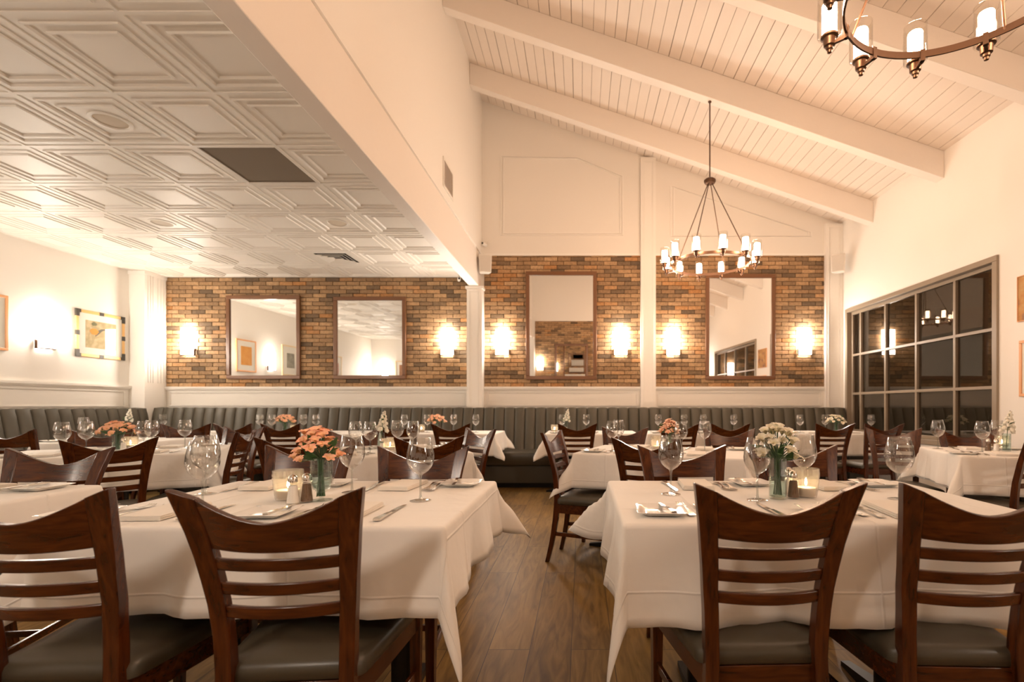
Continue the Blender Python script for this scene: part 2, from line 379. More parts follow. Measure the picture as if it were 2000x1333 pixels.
# pilasters
def molded(name, x0, x1, y0, y1, z0, z1, panel=True):
    m = MB().box(x0, x1, y0, y1, z0, z1)
    if panel:
        m.frame(x0 + .03, x1 - .03, z0 + .05, z1 - .05, .014, y0 - .008, y0); m.frame(x0 + .052, x1 - .052, z0 + .075, z1 - .075, .008, y0 - .005, y0)
    return st(m, name, M_trim)
molded('trim_2', -1.664, -1.44, 7.12, YB, 0, BZ0 - .012)
m = MB().box(-1.68, -1.425, 7.10, YB, BZ0 - .04, BZ0 - .005); st(m, 'trim_3', M_trim)
molded('trim_4', .875, 1.096, 7.22, YB, 0, vz(1.0) - .02)
molded('trim_5', 3.60, 3.85, 7.22, YB, 0, vz(3.85) - .02)
m = MB().box(XL, -6.157, 6.92, YB, 0, CZ)
for y in (6.97, 7.01, 7.05, 7.13, 7.18, 7.23): m.box(-6.157, -6.149, y, y + .018, 1.42, CZ - .02)
m.box(XL, -6.14, 6.90, YB, CZ - .05, CZ)
st(m, 'trim_6', M_trim)
# chair rails, wainscot panel mouldings on the back wall
m = MB()
for x0, x1 in ((-6.157, -1.664), (-1.44, .875), (1.096, 3.60)):
    m.box(x0, x1, 7.245, YB, 1.345, 1.372); m.box(x0, x1, 7.262, YB, 1.325, 1.345)
    m.frame(x0 + .04, x1 - .04, 1.085, 1.30, .014, 7.276, YB); m.frame(x0 + .06, x1 - .06, 1.105, 1.28, .006, 7.282, YB)
st(m, 'trim_7', M_trim)
m = MB()
m.box(XL, XL + .04, YR, 6.92, 1.345, 1.372); m.box(XL, XL + .024, YR, 6.92, 1.325, 1.345)
for a, b_ in ((-.3, 3.2), (3.35, 6.85)):
    for z0, z1 in ((1.286, 1.30), (1.08, 1.094)): m.box(XL, XL + .012, a, b_, z0, z1)
    m.box(XL, XL + .012, a, a + .014, 1.094, 1.286); m.box(XL, XL + .012, b_ - .014, b_, 1.094, 1.286)
st(m, 'trim_8', M_trim)
# mouldings above the brick, and pentagonal panels
m = MB()
for x0, x1 in ((-1.44, .875), (1.096, 3.60)): m.box(x0, x1, 7.26, YB, 3.315, 3.345)
def strip(mb, pts, wd=.016, y0=7.276):
    n = len(pts)
    cx_ = sum(p[0] for p in pts) / n; cz_ = sum(p[1] for p in pts) / n
    for q in (0, .04):
        P = [(lerp(a, cx_, q), lerp(b_, cz_, q)) for a, b_ in pts]
        I = [(lerp(a, cx_, .018), lerp(b_, cz_, .018)) for a, b_ in P]
        for k in range(n):
            a, b_, c, d = P[k], P[(k + 1) % n], I[(k + 1) % n], I[k]
            mb.hexa([(a[0], y0, a[1]), (b_[0], y0, b_[1]), (c[0], y0, c[1]), (d[0], y0, d[1]), (a[0], YB, a[1]), (b_[0], YB, b_[1]), (c[0], YB, c[1]), (d[0], YB, d[1])])
strip(m, [(-1.20, 3.62), (.62, 3.62), (.62, 4.50), (-.06, 4.78), (-1.20, 4.80)])
strip(m, [(1.32, 3.60), (3.42, 3.60), (3.42, 3.66), (1.32, 4.36)])
st(m, 'trim_9', M_trim)
# baseboards
st(MB().box(XR - .015, XR, YR, YB, 0, .14), 'baseboard_right', M_trim)
st(MB().box(XL, XR, YR, YR + .015, 0, .14), 'baseboard_rear', M_trim)
# brick panels
def bricks(name, x0, x1, z0, z1, yface, sgn):
    m = MB(); L, H, J = .1985, .0602, .0072; row = 0; z = z0
    R = random.Random(int(abs(x0) * 1000) + int(yface * 7))
    while z < z1 - .012:
        zt = min(z + H - J, z1); x = x0 - (L / 2 if row % 2 else 0) - R.uniform(0, .012)
        while x < x1:
            a, b_ = max(x, x0), min(x + L - J, x1)
            if b_ - a > .012:
                d = R.uniform(.012, .017); c = .0035
                yb, yf, ym = yface, yface - sgn * d, yface - sgn * (d - .003)
                j = [R.uniform(-.0012, .0012) for _ in range(4)]
                r1 = [(a, yb, z), (b_, yb, z), (b_, yb, zt), (a, yb, zt)]
                r2 = [(a + j[0], ym, z + j[1]), (b_ + j[2], ym, z + j[3]), (b_ + j[1], ym, zt + j[0]), (a + j[3], ym, zt + j[2])]
                r3 = [(a + c, yf, z + c), (b_ - c, yf, z + c), (b_ - c, yf, zt - c), (a + c, yf, zt - c)]
                n = len(m.v); m.rings([r1, r2, r3], caps=False); m.f.append((n + 8, n + 9, n + 10, n + 11))
            x += L
        z += H; row += 1
    o = st(m, name, M_brick); 
    b2 = st(MB().box(x0, x1, min(yface, yface + sgn * .02), max(yface, yface + sgn * .02), z0, z1), name, M_mortar, parent=o)
    return o
bricks('wall_back_brick', -6.157, -1.664, 1.372, CZ, YB - .002, 1)
bricks('wall_back_brick', -1.44, .875, 1.372, 3.315, YB - .002, 1)
bricks('wall_back_brick', 1.096, 3.60, 1.372, 3.315, YB - .002, 1)
bricks('wall_rear_brick', -1.40, 3.60, 1.372, 3.315, YR + .002, -1)
m = MB().box(-1.40, 3.6, YR, YR + .03, 1.345, 1.372); m.box(-1.62, -1.42, YR, YR + .12, 0, BZ0); st(m, 'trim_10', M_trim)

# windows on the right wall
def window(nm, y0, y1, cols, zs, label_n):
    g = bpy.data.objects.new(nm, None); COL.objects.link(g); g['kind'] = 'structure'
    mm = MB()
    z0, z1 = WZ0, WZ1; fw = .055
    # casing round the opening and a deeper sash frame
    for (a, b_, c, d) in ((y0, y1, z1 - fw, z1), (y0, y1, z0, z0 + fw), (y0, y0 + fw, z0 + fw, z1 - fw), (y1 - fw, y1, z0 + fw, z1 - fw)):
        mm.box(XR - .022, XR + .12, a, b_, c, d)
    mm.build('window_casing', M_grey, g, bevel=.004)
    s0, s1, t0, t1 = y0 + fw, y1 - fw, z0 + fw, z1 - fw
    sw = .04; mm = MB()
    for (a, b_, c, d) in ((s0, s1, t1 - sw, t1), (s0, s1, t0, t0 + sw), (s0, s0 + sw, t0 + sw, t1 - sw), (s1 - sw, s1, t0 + sw, t1 - sw)):
        mm.box(XR + .04, XR + .09, a, b_, c, d)
    for yy in cols: mm.box(XR + .035, XR + .085, yy - .016, yy + .016, t0 + sw, t1 - sw)
    for zz in zs: mm.box(XR + .036, XR + .084, s0 + sw, s1 - sw, zz - .016, zz + .016)
    mm.build('window_frame', M_grey, g, bevel=.003)
    MB().box(XR + .062, XR + .068, s0 + .01, s1 - .01, t0 + .01, t1 - .01).build('window_glass', M_pane, g)
    return g
window('window_1', W1[0], W1[1], (5.115, 5.704, 6.283, 6.84), (1.813, 1.262), 1)
window('window_2', W2[0], W2[1], (1.2, 2.03, 2.86), (1.813, 1.262), 2)
st(MB().box(XR + .2, XR + 3, -2, 9, -.12, -.02), 'floor', M_dark_exterior)

# ---------------------------------------------------------------- lamps
def sconce(loc, rz, label):
    g = empty('wall_sconce', loc, rz, label, 'wall lamp', 'frosted glass wall sconces')
    if not hasattr(sconce, 'm'):
        W, Hh = .09, .185
        arc = [(W * cos(pi * k / 12), -.03 - .062 * sin(pi * k / 12)) for k in range(13)]
        def ringz(z, s=1): return [(x * s, y, z) for x, y in arc] + [(-W * s, -.02, z), (W * s, -.02, z)]
        a = MB().rings([ringz(-Hh + .006), ringz(Hh)], caps=True).build('lamp_shade', M_sconce, g, smooth=40)
        b_ = MB().box(-.055, .055, -.02, 0, -.15, .15).build('back_plate', M_bronze, g, bevel=.003)
        mm = MB().box(-.10, -.093, -.04, -.004, -Hh - .01, -.09); mm.box(.093, .10, -.04, -.004, -Hh - .01, -.09)
        mm.rings([ringz(-Hh - .008, 1.07), ringz(-Hh + .004, 1.07)], caps=True)
        c = mm.build('bracket', M_bronze, g, smooth=40)
        sconce.m = [a, b_, c]
    else:
        for o in sconce.m: c = o.copy(); COL.objects.link(c); c.parent = g
    return g
zs_ = 1.09 + .935
yb_ = YB - .018
for px, lab in ((-5.81, 'glowing wall sconce on the brick left of the leftmost mirror'), (-1.98, 'glowing wall sconce on brick just left of the white ceiling-beam post'), (-1.173, 'glowing wall sconce on brick just right of the white ceiling-beam post'),
                (.583, 'glowing wall sconce between a tall mirror and the middle white pilaster'), (1.355, 'glowing wall sconce under the far chandelier'), (3.30, 'glowing wall sconce at the right end of the brick')):
    sconce((px, yb_, zs_), 0, lab)
for y, lab in ((5.82, 'glowing wall sconce on the white left wall beside the gilt framed picture'), (4.45, 'wall sconce on the left wall, seen in the leftmost mirror'), (2.6, 'unseen wall sconce added on the left wall nearer the viewer')):  # last one is unseen, added for more light along the left wall
    sconce((XL, y, zs_ - .07), pi / 2, lab)
for x_, lab in ((-5.95, 'wall sconce in the near left corner behind the viewer'), (-1.25, 'wall sconce on the rear brick, first from the beam'), (3.3, 'unseen wall sconce added on the rear brick, by the right wall')):  # the one by the right wall is unseen, added to light the rear
    sconce((x_, YR + (.018 if x_ > -1.5 else 0), zs_), pi, lab)

def chandelier(loc, ztop, rot, label):
    g = empty('chandelier', loc, rot, label, 'chandelier', 'twelve light ring chandeliers')
    R, RS = .42, .485; H = 0
    MB().lathe([(R - .004, -.014), (R + .004, -.014), (R + .004, .014), (R - .004, .014), (R - .004, -.014)], 72).build('ring', M_bronze, g, smooth=40)
    MB().lathe([(.0, .86), (.05, .865), (.062, .885), (.062, .90), (.045, .915), (.0, .92)], 24).build('hub', M_bronze, g, smooth=40)
    MB().tube([(0, 0, .90), (0, 0, ztop)], .007).build('stem_rod', M_bronze, g, smooth=40)
    MB().lathe([(.0, ztop - .012), (.016, ztop - .010), (.020, ztop), (0, ztop)], 20).build('ceiling_canopy', M_bronze, g, smooth=40)
    for k in range(4):
        a = pi / 4 + k * pi / 2 + .12
        MB().tube([(.02 * cos(a), .02 * sin(a), .87), (R * cos(a), R * sin(a), .0)], .005).build('hanger_rod', M_bronze, g, smooth=40)
    for k in range(12):
        a = pi / 2 - k * pi / 6; r_ = Matrix.Rotation(a, 4, 'Z')
        arm = MB().hexa([(R, -.006, -.03), (RS, -.006, -.03), (RS, .006, -.03), (R, .006, -.03), (R, -.006, -.012), (RS, -.006, -.022), (RS, .006, -.022), (R, .006, -.012)]).box(R - .008, R + .008, -.009, .009, -.03, .018).xf(r_).build('arm', M_bronze, g)
        c = (RS * cos(a), RS * sin(a), 0)
        MB().lathe([(0, -.062), (.009, -.058), (.009, -.048), (.014, -.044), (.014, -.034), (.022, -.03), (.024, .0), (.034, .004), (.034, .012), (0, .012)], 16, c).build('socket_cup', M_bronze, arm, smooth=40)
        MB().lathe([(.0, .014), (.028, .014), (.029, .02), (.029, .135), (.026, .142), (0, .143)], 16, c).build('lamp_shade', M_bulb, arm, smooth=40)
        MB().lathe([(.044, .008), (.046, .012), (.046, .170), (.043, .170), (.043, .014), (.036, .009)], 20, c).build('glass_sleeve', M_sleeve, arm, smooth=40)
    return g
ZR = 1.09 + 1.52
cx1 = 1.378
chandelier((cx1, 5.264, ZR), vz(cx1) - .288 - ZR, 0, 'bronze ring chandelier hanging whole over the back of the room')
chandelier((1.39, 1.71, ZR), vz(1.39) - ZR, radians(-11.5), 'nearer ring chandelier cut off by the top right of the picture')

# ---------------------------------------------------------------- mirrors and pictures
def mirror(x0, x1, z0, z1, y, face, label, tilt):
    g = empty('wall_mirror', ((x0 + x1) / 2, y, z0), 0 if face < 0 else pi, label, 'mirror')
    wd, h = (x1 - x0) / 2, z1 - z0
    fr = MB().frame(-wd, wd, 0, h, .055, -.036, -.004).build('frame', M_frame, g, bevel=.006)
    gl = MB().box(-wd + .05, wd - .05, -.016, -.006, .05, h - .05).build('mirror_glass', M_mirror, g)
    g.rotation_euler[0] = radians(tilt) if face < 0 else radians(tilt)
    return g
ym = YB - .019
mirror(-5.24, -4.15, 1.484, 2.718, ym, -1, 'dark-framed mirror, leftmost on the brick, reflecting an orange picture', .45)
mirror(-3.66, -2.59, 1.484, 2.700, ym, -1, 'dark-framed mirror on brick reflecting a white corner and two sconces', .45)
mirror(-.818, .227, 1.476, 3.066, ym, -1, 'tall dark-framed mirror on brick right of the white post', 1.25)
mirror(1.832, 2.862, 1.476, 3.03, ym, -1, 'tall dark-framed mirror, rightmost, reflecting a grey doorway', .65)
mirror(-.80, .2, 1.44, 2.62, YR + .024, 1, 'dark-framed mirror on the rear brick wall behind the viewer', .6)

def picture(loc, rz, w_, h, fw, mfr, mw, art, label, name='framed_picture'):
    g = empty(name, loc, rz, label, 'picture')
    MB().frame(-w_ / 2, w_ / 2, 0, h, fw, -.019, 0).build('frame', mfr, g, bevel=.003)
    MB().box(-w_ / 2 + fw * .8, w_ / 2 - fw * .8, -.011, -.002, fw * .8, h - fw * .8).build('mat', M_mat, g)
    b_ = fw + mw
    if art: art(g, -w_ / 2 + b_, w_ / 2 - b_, b_, h - b_)
    MB().box(-w_ / 2 + fw * .8, w_ / 2 - fw * .8, -.0178, -.0168, fw * .8, h - fw * .8).build('picture_glass', M_picglass, g)
    return g
def flat_art(cols):
    def f(g, x0, x1, z0, z1):
        m_, nt, b = mat('print_paper'); tc = N(nt, 'ShaderNodeTexCoord'); no = N(nt, 'ShaderNodeTexNoise'); no.inputs['Scale'].default_value = 9; no.inputs['Detail'].default_value = 4
        nt.links.new(tc.outputs['Object'], no.inputs['Vector']); cr = N(nt, 'ShaderNodeValToRGB')
        for i, c in enumerate(cols):
            e = cr.color_ramp.elements[i] if i < 2 else cr.color_ramp.elements.new(.5)
            e.position = .3 + .4 * i / (len(cols) - 1); e.color = (*c, 1)
        nt.links.new(no.outputs['Fac'], cr.inputs[0]); nt.links.new(cr.outputs[0], b.inputs['Base Color']); b.inputs['Roughness'].default_value = .8
        MB().box(x0, x1, -.0125, -.011, z0, z1).build('print', m_, g)
    return f
def blob(pts, y0, y1):
    m = MB(); n = len(pts); m.rings([[(x, y0, z) for x, z in pts], [(x, y1, z) for x, z in pts]], caps=True); return m
def bird_art(g, x0, x1, z0, z1):
    flat_art([(.62, .50, .30), (.44, .36, .20), (.70, .57, .36)])(g, x0, x1, z0, z1)
    W, H = x1 - x0, z1 - z0
    P = lambda a: [(x0 + u * W, z0 + v * H) for u, v in a]
    blob(P([(.12, .62), (.2, .72), (.33, .72), (.42, .62), (.34, .5), (.2, .5)]), -.0145, -.0125).build('bird_body', simple('orange_ink', (.75, .32, .06), .8), g)
    blob(P([(.34, .62), (.5, .74), (.72, .77), (.52, .66), (.40, .52), (.30, .42)]), -.0142, -.0125).build('bird_wing', simple('grey_ink', (.16, .15, .12), .8), g)
    blob(P([(.18, .9), (.26, .97), (.36, .92), (.34, .84), (.22, .82)]), -.0142, -.0125).build('leaf_cluster', simple('green_ink', (.18, .18, .10), .8), g)
p1 = picture((XL, 6.51, 1.09 + .63), pi / 2, .66, .60, .038, M_goldf, .085, bird_art, 'gilt and black banded frame holding a bird print, on left wall')
mm = MB()
for (a, b_) in ((-.332, -.27), (-.03, .03), (.27, .332)):
    mm.box(a, b_, -.022, -.001, -.002, .04); mm.box(a, b_, -.022, -.001, .56, .602)
for (a, b_) in ((.04, .09), (.27, .33), (.51, .56)):
    mm.box(-.332, -.29, -.022, -.001, a, b_); mm.box(.29, .332, -.022, -.001, a, b_)
mm.build('black_band', simple('black_lacquer', (.05, .045, .035), .4), p1)
picture((XL, 5.17, 1.09 + .61), pi / 2, .56, .61, .028, M_orangef, .10, flat_art([(.75, .30, .04), (.85, .42, .10)]), 'thin wooden framed orange print, cut by the left edge of picture')
picture((XL, 3.75, 1.09 + .60), pi / 2, .62, .66, .03, M_palef, .14, flat_art([(.20, .20, .17), (.42, .40, .33)]), 'pale framed grey print on the left wall, seen in the leftmost mirror')
picture((XL, 1.75, 1.09 + .55), pi / 2, .6, .66, .03, M_palef, .15, flat_art([(.75, .12, .05), (.2, .15, .12)]), 'pale framed red and black print on the left wall nearer the viewer')
picture((-5.45, YR, 1.09 + .62), pi, .4, .62, .03, M_palef, .09, flat_art([(.55, .25, .12), (.30, .15, .08)]), 'pale framed brown print on the rear wall')
def canvas_art(g, x0, x1, z0, z1): flat_art([(.10, .08, .14), (.55, .28, .10), (.62, .45, .22), (.25, .22, .08)][:3])(g, x0, x1, z0, z1)
picture((XR, 4.08, 1.09 + .735), -pi / 2, .48, .40, .008, M_orangef, .0, canvas_art, 'small colourful canvas, upper of two at the right edge')
picture((XR, 4.05, 1.09 + .08), -pi / 2, .50, .49, .026, M_orangef, .09, flat_art([(.75, .70, .62), (.55, .45, .35)]), 'small wooden framed print, lower of two at the right edge')

# wall speakers, cameras, grille
def speaker(loc, rz, label):
    g = empty('wall_speaker', loc, rz, label, 'speaker')
    MB().hexa([(-.085, -.06, -.13), (.085, -.06, -.13), (.065, .08, -.12), (-.065, .08, -.12), (-.095, -.06, .13), (.095, -.06, .13), (.075, .08, .12), (-.075, .08, .12)]).build('cabinet', M_plastic, g, bevel=.012)
    MB().hexa([(-.072, -.066, -.115), (.072, -.066, -.115), (.072, -.058, -.115), (-.072, -.058, -.115), (-.082, -.066, .115), (.082, -.066, .115), (.082, -.058, .115), (-.082, -.058, .115)]).build('grille', simple('white_grille', (.60, .56, .50), .8), g)
    MB().tube([(0, .07, 0), (0, .15, .02)], .015).build('bracket', M_plastic, g)
speaker((-1.385, 7.05, 3.12), radians(18), 'white wall speaker at the top of the white post')
speaker((3.66, 6.98, 3.11), radians(-38), 'white wall speaker in the corner above the window')
def camera_(loc, rz, label):
    g = empty('security_camera', loc, rz, label, 'camera')
    MB().lathe([(0, -.05), (.022, -.048), (.024, -.03), (.024, .04), (.018, .055), (0, .058)], 20).xf(Matrix.Rotation(pi / 2, 4, 'X')).build('body', M_plastic, g, smooth=40)
    MB().lathe([(0, .0), (.014, .0), (.014, .004), (0, .004)], 16).xf(Matrix.Translation((0, -.06, 0)) @ Matrix.Rotation(pi / 2, 4, 'X')).build('lens', M_black, g)
    MB().tube([(0, .03, .02), (0, .05, .06)], .01).build('bracket', M_plastic, g)
camera_((-1.775, 7.12, CZ - .07), radians(15), 'small white security camera under the tiled ceiling by the beam')
camera_((-1.42, 7.20, 3.46), radians(-20), 'small white security camera above the wall speaker')
g = empty('wall_vent', (-1.475, 5.42, 1.09 + 2.50), pi / 2, 'small louvred vent on the upper wall above the beam', 'vent')
MB().frame(-.20, .20, -.16, .16, .028, -.01, 0).build('frame', M_plastic, g)
mm = MB()
for k in range(14): z = -.13 + k * .0195; mm.hexa([(-.172, -.008, z), (.172, -.008, z), (.172, -.001, z + .010), (-.172, -.001, z + .010), (-.172, -.008, z + .003), (.172, -.008, z + .003), (.172, -.001, z + .013), (-.172, -.001, z + .013)])
mm.build('louvre', simple('vent_beige', (.50, .36, .24), .6), g)

# ---------------------------------------------------------------- banquettes
def channel_back(length, h0, h1, pitch, thick_b, thick_t):
    m = MB(); n = max(1, round(length / pitch)); p = length / n; us = []
    for k in range(n):
        for q in (0, .04, .12, .3, .5, .7, .88, .96): us.append((k + q) * p)
    us.append(length)
    vs = [0, .04, .15, .4, .7, .88, .95, .99, 1.0, 1.001, 1.002]
    def fn(u, v):
        q = (u / p) % 1.0; b_ = max(0, 1 - (abs(q - .5) * 2) ** 2.6) ** .5 if 0 < q < 1 else 0
        z = lerp(h0, h1, min(v, 1)); d = lerp(thick_b, thick_t, min(v, 1) ** .8)
        bulge = .030 * b_
        if v > 1.0015: return (u, 0, h1 - .012 + .008 * b_)
        if v > 1.0005: return (u, -d * .5, h1 + .014 * b_)
        if v >= .99: return (u, -d - bulge * .5 + .012 * (v - .99) * 100, h1 - .004 + .010 * b_)
        r = 1 if v < .9 else 1 - ((v - .9) / .1) ** 2 * .25
        return (u, -(d + bulge) * (1 if v < .9 else r ** .5), z)
    m.grid(fn, us, vs); return m
g = empty('banquette', (XL, YB - .027, 0), 0, 'long grey channel-tufted banquette along the back wall', 'banquette')
LB = 3.80 - (XL + .22)
channel_back(LB, .45, 1.055, .148, .33, .19).xf(Matrix.Translation((.22, 0, 0))).build('backrest', M_banq, g, smooth=70)
def cushion(x0, x1, y0, y1, z0, z1, r=.03):
    rs = []
    for ins, z in ((.02, z0), (0, z0 + .02), (0, z1 - r), (.008, z1 - .008), (r, z1), (r * 3, z1 + .006)):
        rs.append([(x0 + ins, y0 + ins, z), (x1 - ins, y0 + ins, z), (x1 - ins, y1 - ins, z), (x0 + ins, y1 - ins, z)])
    return MB().rings(rs)
mm = cushion(.36, 10.15, -.84, -.30, .30, .475)
mm.build('seat', M_vinyl, g, smooth=50)
MB().box(.5, 10.13, -.79, -.02, .07, .30).box(.5, 10.13, -.30, -.01, .30, .46).build('base', M_banq, g)
MB().box(.5, 10.10, -.72, -.02, 0, .07).build('toe_kick', M_black, g)
MB().hexa([(10.02, -.33, .45), (10.17, -.30, .45), (10.17, 0, .45), (10.02, 0, .45), (10.02, -.2, 1.05), (10.15, -.18, 1.03), (10.15, 0, 1.03), (10.02, 0, 1.05)]).build('end_panel', M_banq, g, bevel=.02)
g = empty('banquette', (XL + .027, YR + .04, 0), pi / 2, 'grey channel-tufted banquette along the left wall', 'banquette')
channel_back(YB - YR - .38, .45, 1.05, .148, .33, .19).build('backrest', M_banq, g, smooth=70)
cushion(0, YB - YR - .94, -.84, -.30, .30, .475).build('seat', M_vinyl, g, smooth=50)
MB().box(0, YB - YR - .92, -.79, -.02, .07, .30).box(0, YB - YR - .4, -.30, -.01, .30, .46).build('base', M_banq, g)
MB().box(0, YB - YR - .92, -.72, -.02, 0, .07).build('toe_kick', M_black, g)

# ---------------------------------------------------------------- chairs
YP = [(0, -.275), (.10, -.250), (.25, -.222), (.42, -.205), (.52, -.208), (.62, -.220), (.76, -.252), (.905, -.300)]
XO = [(0, .172), (.30, .163), (.45, .160), (.57, .1655), (.70, .178), (.80, .192), (.905, .212)]
WP = [(0, .030), (.42, .036), (.60, .038), (.75, .045), (.905, .054)]
DP = [(0, .028), (.42, .040), (.60, .034), (.905, .026)]
def make_chair():
    g = empty('dining_chair', (0, 0, 0), 0, 'x', 'chair', 'ladder-back dining chairs')
    for s in (-1, 1):
        rs = []
        for z in (0, .05, .12, .2, .3, .38, .44, .5, .56, .62, .68, .74, .80, .85, .88):
            xo, wd, yy, dd = interp(XO, z), interp(WP, z), interp(YP, z), interp(DP, z)
            rs.append([(s * xo, yy - dd / 2, z), (s * xo, yy + dd / 2, z), (s * (xo - wd), yy + dd / 2, z), (s * (xo - wd), yy - dd / 2, z)])
        xo, wd, yy, dd = interp(XO, .905), interp(WP, .905), interp(YP, .905), interp(DP, .905)
        rs.append([(s * xo, yy - dd / 2, .905), (s * xo, yy + dd / 2, .905), (s * (xo - wd), yy + dd / 2 + .004, .882), (s * (xo - wd), yy - dd / 2 + .004, .882)])
        MB().rings(rs).build('back_post', M_woodv, g, bevel=.004)
    def bar(z0f, z1f, th, bow, n=14, name='slat', ins=.012):
        rs = []
        for k in range(n + 1):
            t = -1 + 2 * k / n
            pts = []
            for zf, sy in ((z0f, -1), (z0f, 1), (z1f, 1), (z1f, -1)):
                z = zf(t); xi = interp(XO, z) - interp(WP, z) + ins
                y = interp(YP, z) - bow * (1 - t * t) + sy * th / 2
                pts.append((xi * t, y, z))
            rs.append(pts)
        return MB().rings(rs).build(name, M_wood, g, bevel=.003)
    bar(lambda t: .758 - .006 * (1 - t * t), lambda t: .882 - .057 * (1 - abs(t) ** 1.7), .020, .030, 18, 'top_rail', .002)
    for z in (.704, .643, .583): bar(lambda t, z=z: z, lambda t, z=z: z + .031, .014, .028)
    # upholstered seat
    def ring(ins, z, dz=0):
        P = []; hw0, hw1, y0, y1 = .178 - ins, .228 - ins, -.205 + ins, .235 - ins
        c = .035
        for (cx_, cy_, a0) in ((hw1 - c, y1 - c, 0), (-hw1 + c, y1 - c, 90), (-hw0 + c, y0 + c, 180), (hw0 - c, y0 + c, 270)):
            for q in range(5): a = radians(a0 + q * 22.5); P.append((cx_ + c * cos(a), cy_ + c * sin(a), z + dz * P_))
        return P
    P_ = 0
    rs = [ring(.010, .408), ring(0, .414), ring(0, .440), ring(.006, .453), ring(.022, .462), ring(.06, .470), ring(.11, .474)]
    MB().rings(rs).build('seat', M_vinyl, g, smooth=60)
    mm = MB()
    def board(a, b_, z0, z1, th):
        a, b_ = Vector((*a, 0)), Vector((*b_, 0)); n_ = (b_ - a).normalized().cross(Vector((0, 0, 1))) * th / 2
        q = [a - n_, b_ - n_, b_ + n_, a + n_]; mm.hexa([(p.x, p.y, z0) for p in q] + [(p.x, p.y, z1) for p in q])
    for A, B in (((-.150, -.195), (.150, -.195)), ((.150, -.195), (.204, .215)), ((.204, .215), (-.204, .215)), ((-.204, .215), (-.150, -.195))): board(A, B, .345, .410, .022)
    mm.build('seat_frame', M_wood, g, bevel=.002)
    for s in (-1, 1):
        MB().hexa([(s * .203 - .013, .204, 0), (s * .203 + .013, .204, 0), (s * .203 + .013, .230, 0), (s * .203 - .013, .230, 0), (s * .203 - .019, .195, .408), (s * .203 + .019, .195, .408), (s * .203 + .019, .233, .408), (s * .203 - .019, .233, .408)]).build('front_leg', M_woodv, g, bevel=.002)
        mm = MB(); board((s * .150, -.215), (s * .203, .212), .185, .212, .014); mm.build('stretcher', M_wood, g, bevel=.002)
    mm = MB(); board((-.178, .0), (.178, .0), .187, .210, .014); mm.build('stretcher', M_wood, g, bevel=.002)
    return g
chair0 = make_chair(); chair_used = [False]
def chair(tx, ty, yaw, label):
    a = radians(yaw); o = (tx - sin(a) * .30, ty + cos(a) * .30, 0)
    if not chair_used[0]:
        chair_used[0] = True; chair0.location = o; chair0.rotation_euler = (0, 0, a); chair0['label'] = label; return
    dup(chair0, o, a, label)
chair(-1.275, 1.10, 3, 'mahogany ladder-back chair in the foreground, cut by the left edge')
chair(-.71, 1.11, 5, 'mahogany ladder-back chair, back to viewer, before the front left table near aisle')
chair(.483, 1.19, 2, 'mahogany ladder-back chair, back to viewer, before the vase on the front right table')
chair(.985, 1.18, -2, 'mahogany ladder-back chair, back to viewer, at the right edge of the foreground')
chair(.478, 2.34, 180, 'chair facing the viewer behind the tall left wine glass of front right table')
chair(1.01, 2.35, 180, 'chair facing the viewer behind the candle holder of front right table')
chair(-.73, 2.27, 179, 'chair facing the viewer behind front left table, nearer the aisle')
chair(-1.29, 2.34, 180, 'chair facing the viewer behind the orange flowers of front left table')
chair(-2.33, 2.20, 188, 'chair facing the viewer at far left with bright glossy top rail')
chair(-2.72, 2.84, 50, 'chair turned left with its back to viewer, right of the far left glossy chair')
chair(-2.50, 3.67, 108, 'chair at the right end of the second row far left table, back to aisle')
chair(-1.77, 3.02, 22, 'chair, back to viewer, behind the front left orange flowers')
chair(-.935, 3.03, 24, 'chair, back to viewer, in the second row left of the aisle')
chair(-.83, 4.05, 135, 'angled chair facing the viewer at the aisle end of second row left table')
chair(-1.90, 4.08, 204, 'chair facing the viewer at the far side of second row left table')
chair(-3.96, 4.05, 206, 'chair facing the viewer behind the orange flowers at far left')
chair(-3.06, 4.46, 170, 'brown lit chair facing the viewer, behind the far left second row table')
chair(-4.57, 3.90, 5, 'chair, back to viewer, leftmost in view before the left banquette table')
chair(-4.66, 5.22, 0, 'back row chair, leftmost of those at the first banquette table')
chair(-4.14, 5.15, 24, 'turned back row chair, middle of three at the first banquette table')
chair(-3.70, 5.20, -3, 'back row chair, rightmost of three at the first banquette table')
chair(-3.19, 5.20, 0, 'back row chair before the second banquette table and its orange flowers')
chair(-1.95, 5.22, 3, 'back row chair behind the white stock flowers, third banquette table')
chair(-1.387, 5.20, -2, 'back row chair before the third banquette table, right of its pair')
chair(-.043, 5.22, 0, 'back row chair just right of the aisle, at the fourth banquette table')
chair(1.04, 5.20, -3, 'back row chair, left of the two at the fifth banquette table')
chair(1.58, 5.20, 2, 'back row chair, right of the two at the fifth banquette table')
chair(2.70, 5.22, 0, 'back row chair, left of the two at the sixth banquette table')
chair(3.20, 5.18, 0, 'back row chair nearest the window, at the sixth banquette table')
chair(-.219, 3.585, -105.7, 'side-on chair standing in the aisle, facing right, at the second row table')
chair(.376, 2.86, -20, 'chair, back to viewer, at the second row table right of the aisle')
chair(.385, 4.34, 160, 'chair facing the viewer behind the second row table right of aisle, left one')
chair(1.235, 4.12, 163, 'chair facing the viewer behind the second row table right of aisle, right one')
chair(2.68, 4.22, 160, 'brown lit chair facing the viewer, left one behind the window table')
chair(3.17, 4.05, 162, 'chair facing the viewer behind the window table, nearest the wall')
chair(2.82, 2.99, 28, 'chair cut by the right edge, at the near side of the window table')

